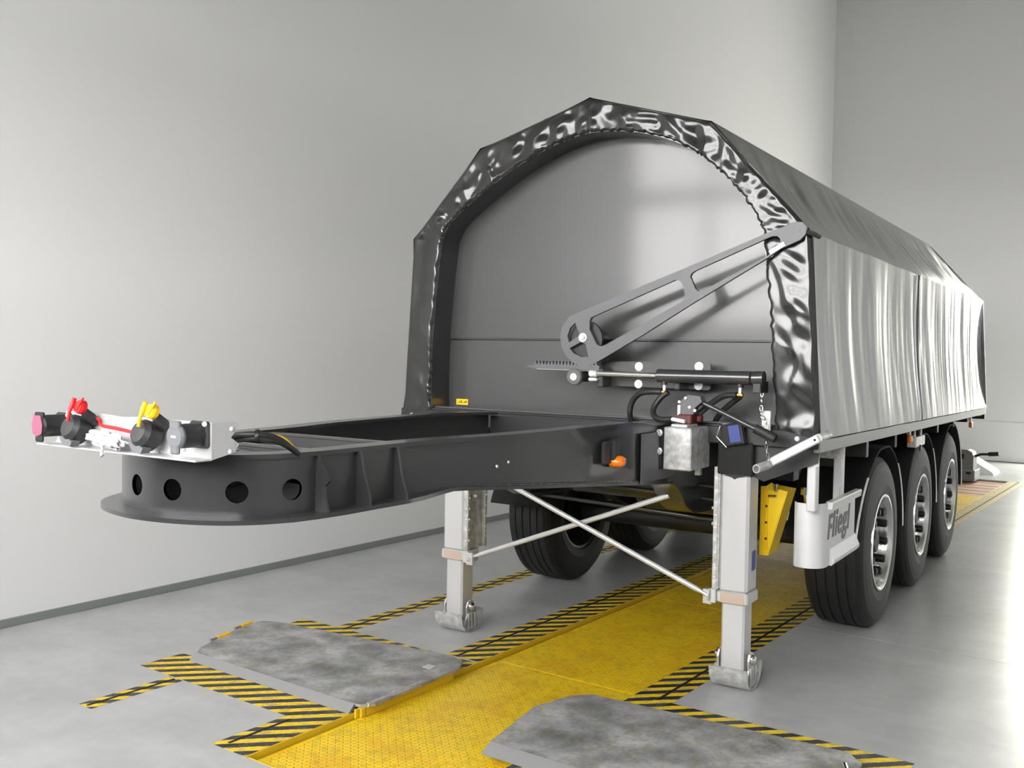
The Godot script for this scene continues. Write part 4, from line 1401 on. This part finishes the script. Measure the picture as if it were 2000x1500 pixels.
func air_coupling(p: Vector3, cap: Material, called: String) -> void:
	var s := node(called, trailer, p)
	var st := nst()
	lathe(st, [[0.0, 0.02], [0.030, 0.018], [0.042, 0.004], [0.044, -0.035], [0.030, -0.05], [0.0, -0.05]], Vector3.ZERO, Basis(Vector3(1, 0, 0), Vector3(0, 0.35, 0.94), Vector3(0, -0.94, 0.35)), 24)
	part("coupling_head", st, M.black_plastic, s)
	st = nst()
	tube(st, [Vector3(0.035, 0.02, -0.05), Vector3(0.055, 0.03, -0.03), Vector3(0.045, 0.048, -0.01)], 0.016, 10)
	part("elbow", st, M.black_plastic, s)
	st = nst()
	prism(st, [Vector2(-0.022, -0.040), Vector2(0.018, -0.046), Vector2(0.028, -0.030), Vector2(0.0, -0.018), Vector2(-0.035, -0.02)], 0.03, Transform3D(Basis.IDENTITY, Vector3(0, -0.01, -0.01)))
	part("guide_claw", st, M.grey_plastic, s)
	st = nst()
	lathe(st, [[0.0, 0.010], [0.018, 0.008], [0.022, 0.0], [0.022, -0.012], [0.0, -0.012]], Vector3(0.038, 0.066, 0.0), Basis(Vector3(1, 0, 0), Vector3(0, 0.25, 0.97), Vector3(0, -0.97, 0.25)), 20)
	tube(st, [Vector3(0.018, 0.078, 0.01), Vector3(0.016, 0.05, 0.02), Vector3(0.012, 0.022, 0.022)], [0.008, 0.0055, 0.0055], 8)
	tube(st, [Vector3(0.012, 0.066, 0.01), Vector3(0.020, 0.092, 0.005)], 0.007, 8)
	tube(st, [Vector3(0.040, 0.056, 0.012), Vector3(0.062, 0.094, 0.004)], 0.0035, 6)
	part("dust_cap", st, cap, s)

func build_couplings() -> void:
	var br := node("coupling_bracket", trailer)
	tag(br, "folded aluminium bracket for brake and light couplings")
	var st := nst()
	prism(st, [Vector2(-0.40, 1.362), Vector2(0.345, 1.362), Vector2(0.345, 1.466), Vector2(0.02, 1.466), Vector2(-0.05, 1.462), Vector2(-0.15, 1.468), Vector2(-0.34, 1.468), Vector2(-0.37, 1.40)], 0.006, Transform3D(Basis.IDENTITY, Vector3(0, 0, 2.83)))
	part("face_plate", st, M.aluminium, br)
	part("bottom_flange", bx(-0.42, 0.345, 1.358, 1.364, 2.83, 2.89, 0.002), M.aluminium, br)
	st = nst()
	prism(st, [Vector2(0.0, 1.360), Vector2(0.085, 1.376), Vector2(0.10, 1.40), Vector2(0.07, 1.42), Vector2(0.10, 1.45), Vector2(0.085, 1.466), Vector2(0.0, 1.466)], 0.006, Transform3D(Basis(Vector3(0, 0, -1), Vector3.UP, Vector3(1, 0, 0)), Vector3(0.342, 0, 2.836)))
	part("side_flange", st, M.aluminium, br)
	part("foot_angle", bx(-0.20, 0.20, 1.359, 1.366, 2.60, 2.83, 0.002), M.aluminium, br)
	for q in [[0.348, 1.445, 2.765], [0.348, 1.38, 2.77]]:
		st = nst()
		lathe(st, [[0.0, 0.006], [0.006, 0.005], [0.007, 0.0]], Vector3(q[0], q[1], q[2]), disc_x(), 10, true)
		part("flange_bolt", st, M.washer_white, br)
	for q in [[0.225, 1.42], [0.235, 1.452], [0.232, 1.385], [0.13, 1.37]]:
		st = nst()
		lathe(st, [[0.0, 0.006], [0.007, 0.005], [0.008, 0.0]], Vector3(q[0], q[1], 2.836), disc_z(), 10, true)
		part("plate_bolt", st, M.galvanised, br)
	socket(Vector3(-0.345, 1.423, 2.915), 0.034, M.black_plastic, "light_socket")
	st = nst()
	prism(st, [Vector2(-0.018, 0.034), Vector2(0.018, 0.034), Vector2(0.028, 0.005), Vector2(0.024, -0.022), Vector2(0.0, -0.032), Vector2(-0.024, -0.022), Vector2(-0.028, 0.005)], 0.002, Transform3D(Basis.IDENTITY, Vector3(-0.345, 1.423, 2.9302)))
	part("lid_sticker", st, M.tag_pink, trailer)
	socket(Vector3(0.302, 1.430, 2.915), 0.034, M.grey_plastic, "light_socket")
	air_coupling(Vector3(-0.218, 1.424, 2.895), M.red_plastic, "air_coupling")
	air_coupling(Vector3(0.122, 1.426, 2.895), M.yellow_plastic, "air_coupling")
	st = nst()
	tube(st, catmull([Vector3(-0.125, 1.455, 2.87), Vector3(-0.10, 1.450, 2.88), Vector3(-0.075, 1.438, 2.89), Vector3(0.0, 1.433, 2.89), Vector3(0.085, 1.425, 2.89)], 5), 0.0055, 8)
	part("red_cord", st, M.red_plastic, trailer)
	# crumpled bag with a spare plug
	var bag := node("plastic_bag", self)
	bag.transform = trailer.transform * Transform3D(Basis.IDENTITY, Vector3(-0.040, 1.398, 2.897))
	tag(bag, "small crumpled clear plastic bag tied to the coupling bracket", "bag")
	var nn := fnoise(9, 1.5, 2)
	st = nst()
	grid(st, 56, 36, func(u, v):
		var a: float = u * TAU
		var b: float = (v - 0.5) * PI
		var d := Vector3(cos(b) * cos(a), sin(b), cos(b) * sin(a))
		var r: float = 1.0 + nn.get_noise_3d(d.x, d.y, d.z) * 0.55
		return Vector3(d.x * 0.078 * r, d.y * 0.024 * r - d.x * 0.010, d.z * 0.022 * r), 1)
	part("bag_film", st, M.clear_bag, bag)
	st = nst()
	tube(st, [Vector3(0.005, -0.02, 0.02), Vector3(0.010, -0.045, 0.026), Vector3(0.02, -0.036, 0.026)], 0.005, 6)
	part("bag_knot", st, M.clear_bag, bag)
	# cables to the frame
	for q in [[M.hose_rubber, 0.0, 0.010], [M.hose_rubber, 0.012, 0.009], [M.yellow_plastic, -0.006, 0.006]]:
		st = nst()
		var oo := Vector3(0, q[1] if q[0] != M.yellow_plastic else 0.011, q[1])
		tube(st, catmull([Vector3(0.10, 1.385, 2.71) + oo, Vector3(0.26, 1.402, 2.70) + oo, Vector3(0.335, 1.412, 2.695) + oo, Vector3(0.375, 1.412, 2.66) + oo, Vector3(0.385, 1.395, 2.60) + oo, Vector3(0.375, 1.365, 2.54) + oo * 0.3, Vector3(0.36, 1.35, 2.51)], 6), q[2], 8)
		part("cable", st, q[0], trailer)
	st = nst()
	lathe(st, [[0.021, -0.005], [0.021, 0.005]], Vector3(0.362, 1.419, 2.68), Basis(Vector3(0, 1, 0), Vector3(0.75, 0, -0.66), Vector3(-0.66, 0, -0.75)), 14)
	part("cable_tie", st, M.dark_cap, trailer)

# ------------------------------------------------------------------ trailer: side guard, lamps, chocks
func build_side_gear() -> void:
	var sg := node("side_guard", trailer)
	tag(sg, "white aluminium side guard panel with rounded front and grey lettering")
	# wrapped sheet: front return, round corner, side face
	var plan := []
	for v in [Vector2(1.125, -0.150), Vector2(1.145, -0.118)]: plan.append(v)
	for k in 9:
		var a: float = lerpf(PI * 0.5, 0.0, k / 8.0)
		plan.append(Vector2(1.185 + cos(a) * 0.085, -0.195 + sin(a) * 0.085))
	plan.append(Vector2(1.27, -0.76))
	var A := []
	var B := []
	var C := []
	var D := []
	for i in plan.size():
		var v: Vector2 = plan[i]
		var yb := 0.640
		A.append(Vector3(v.x, 0.960, v.y)); B.append(Vector3(v.x, yb, v.y))
		var w := v - Vector2(0.004, 0.002)
		C.append(Vector3(w.x, yb, w.y)); D.append(Vector3(w.x, 0.960, w.y))
	var st := nst()
	sweep4(st, A, B, C, D)
	part("guard_sheet", st, M.white_alu, sg)
	st = nst()
	prism(st, [Vector2(0, 0), Vector2(0.03, 0.004), Vector2(0.034, 0.034), Vector2(0.03, 0.040), Vector2(0.0, 0.040)], 0.60, Transform3D(Basis(Vector3(1, 0, 0), Vector3(0, 1, 0), Vector3(0, 0, 1)), Vector3(1.262, 0.925, -0.80)))
	part("top_profile", st, M.white_alu, sg)
	st = nst()
	prism(st, [Vector2(0, 0), Vector2(0.016, -0.002), Vector2(0.028, 0.014), Vector2(0.028, 0.028), Vector2(0.004, 0.08), Vector2(0.0, 0.085)], 0.53, Transform3D(Basis(Vector3(1, 0, 0), Vector3(0, 1, 0), Vector3(0, 0, 1)), Vector3(1.266, 0.640, -0.785)))
	part("bottom_profile", st, M.white_alu, sg)
	var tm := TextMesh.new()
	var f := SystemFont.new()
	f.font_names = PackedStringArray(["Droid Sans"])
	f.font_weight = 700
	var fv := FontVariation.new()
	fv.base_font = f
	fv.variation_embolden = 0.3
	tm.font = fv
	tm.text = "Fliegl"
	tm.font_size = 64
	tm.pixel_size = 0.0026
	tm.depth = 0.002
	tm.material = M.logo_grey
	var tx := MeshInstance3D.new()
	tx.mesh = tm
	tx.transform = Transform3D(Basis(Vector3(0, 0, -1.02), Vector3(0, 1.0, -0.22), Vector3(1, 0, 0)), Vector3(1.2712, 0.832, -0.425))
	put(tx, "lettering", sg)
	# posts and their brackets
	for q in [[-0.085, 1.232], [-0.52, 1.246]]:
		part("post", bx(q[1] - 0.028, q[1] + 0.016, 0.93, 1.222, q[0] - 0.03, q[0] + 0.03, 0.004), M.aluminium, sg)
		st = nst()
		prism(st, [Vector2(0.03, 0.0), Vector2(0.03, -0.07), Vector2(-0.10, -0.07), Vector2(-0.13, -0.03), Vector2(-0.13, 0.0)], 0.008, Transform3D(Basis.IDENTITY, Vector3(q[1], 1.222, q[0] + 0.03)))
		part("post_bracket", st, M.galvanised, sg)
	# shackle boxes and marker lamps under the side rail
	var bxn := node("valve_panel", trailer)
	part("panel_box", bx(1.20, 1.262, 1.06, 1.13, -2.86, -2.52, 0.006), M.galvanised, bxn)
	for z in [-2.56, -2.80]:
		st = nst()
		tube(st, [Vector3(1.24, 1.13, z), Vector3(1.24, 1.20, z)], 0.010, 8)
		part("hanger", st, M.galvanised, bxn)
	st = nst()
	lathe(st, [[0.0, 0.01], [0.02, 0.01], [0.024, 0.0]], Vector3(1.262, 1.05, -2.66), disc_x(), 14)
	part("knob", st, M.dark_cap, bxn)
	for z in [-2.36, -5.28]:
		var l := node("marker_lamp", trailer, Vector3(1.245, 1.16 if z > -3 else 1.10, z))
		tag(l, "small amber side marker lamp under the side rail")
		part("holder", bx(-0.015, 0.008, 0.0, 0.05, -0.02, 0.02, 0.003), M.galvanised, l)
		part("lens", bx(-0.012, 0.018, -0.055, 0.0, -0.028, 0.028, 0.008), M.amber_lens, l)
	# small shiny parts behind the guard
	st = nst()
	tube(st, [Vector3(1.10, 0.98, -0.42), Vector3(1.12, 0.80, -0.44)], 0.018, 10)
	tube(st, [Vector3(1.10, 1.0, -0.42), Vector3(1.10, 0.96, -0.42)], 0.028, 10)
	tube(st, [Vector3(1.12, 0.82, -0.44), Vector3(1.12, 0.79, -0.44)], 0.028, 10)
	part("lift_strut", st, M.chrome, trailer)
	# wheel chocks in their holders
	for s in [1.0, -1.0]:
		var ch := node("wheel_chock", self)
		ch.transform = trailer.transform * Transform3D(Basis.IDENTITY, Vector3(0.955 * s + (0.0 if s > 0 else -0.045), 0.64, -0.30))
		tag(ch, "yellow wheel chock hung behind the %s landing leg" % ("right" if s > 0 else "left"), "wheel chock", "wheel chocks")
		st = nst()
		prism(st, [Vector2(-0.055, 0.0), Vector2(-0.015, 0.0), Vector2(0.082, 0.345), Vector2(0.050, 0.352), Vector2(0.010, 0.345), Vector2(0.004, 0.385), Vector2(-0.03, 0.362), Vector2(-0.055, 0.36)], 0.006, Transform3D(Basis.IDENTITY, Vector3(0, 0, 0.0)))
		part("chock_front", st, M.chock_yellow, ch)
		st = nst()
		prism(st, [Vector2(-0.055, 0.0), Vector2(-0.015, 0.0), Vector2(0.082, 0.345), Vector2(-0.055, 0.36)], 0.006, Transform3D(Basis.IDENTITY, Vector3(0, 0, -0.15)))
		part("chock_back", st, M.chock_yellow, ch)
		st = nst()
		bar(st, Vector3(-0.012, 0.0, -0.072), Vector3(0.083, 0.345, -0.072), 0.15, 0.006, Vector3(0.95, -0.2, 0))
		part("chock_ramp", st, M.chock_yellow, ch)
		part("chock_edge", bx(-0.028, -0.012, 0.03, 0.33, 0.0065, 0.014, 0.002), M.tag_yellow, ch)
		for k in 3:
			st = nst()
			lathe(st, [[0.0, 0.002], [0.007, 0.002], [0.007, 0.0]], Vector3(-0.02, 0.09 + k * 0.085, 0.0141), disc_z(), 10)
			part("chock_hole", st, M.pump_red, ch)
		st = nst()
		tube(st, [Vector3(-0.01, 0.315, 0.022), Vector3(0.032, 0.318, 0.022)], 0.006, 8)
		tube(st, [Vector3(0.028, 0.34, 0.012), Vector3(0.030, 0.38, 0.012)], 0.008, 8)
		part("holder_pin", st, M.chrome, ch)
	part("chock_holder", bx(0.90, 1.05, 1.03, 1.12, -0.46, -0.36, 0.004), M.under_paint, trailer)
	part("chock_holder", bx(-1.08, -0.92, 1.03, 1.12, -0.46, -0.36, 0.004), M.under_paint, trailer)

# ------------------------------------------------------------------
func _ready() -> void:
	make_materials()
	light_and_camera()
	build_hall()
	build_floor_things()
	trailer = node("semi_trailer", self)
	trailer.rotation.y = 0.0559
	tag(trailer, "black three-axle semi-trailer under a glossy black film hood, standing on aluminium legs", "trailer")
	build_body()
	build_frame()
	build_wheels()
	build_legs()
	build_front_gear()
	build_couplings()
	build_side_gear()
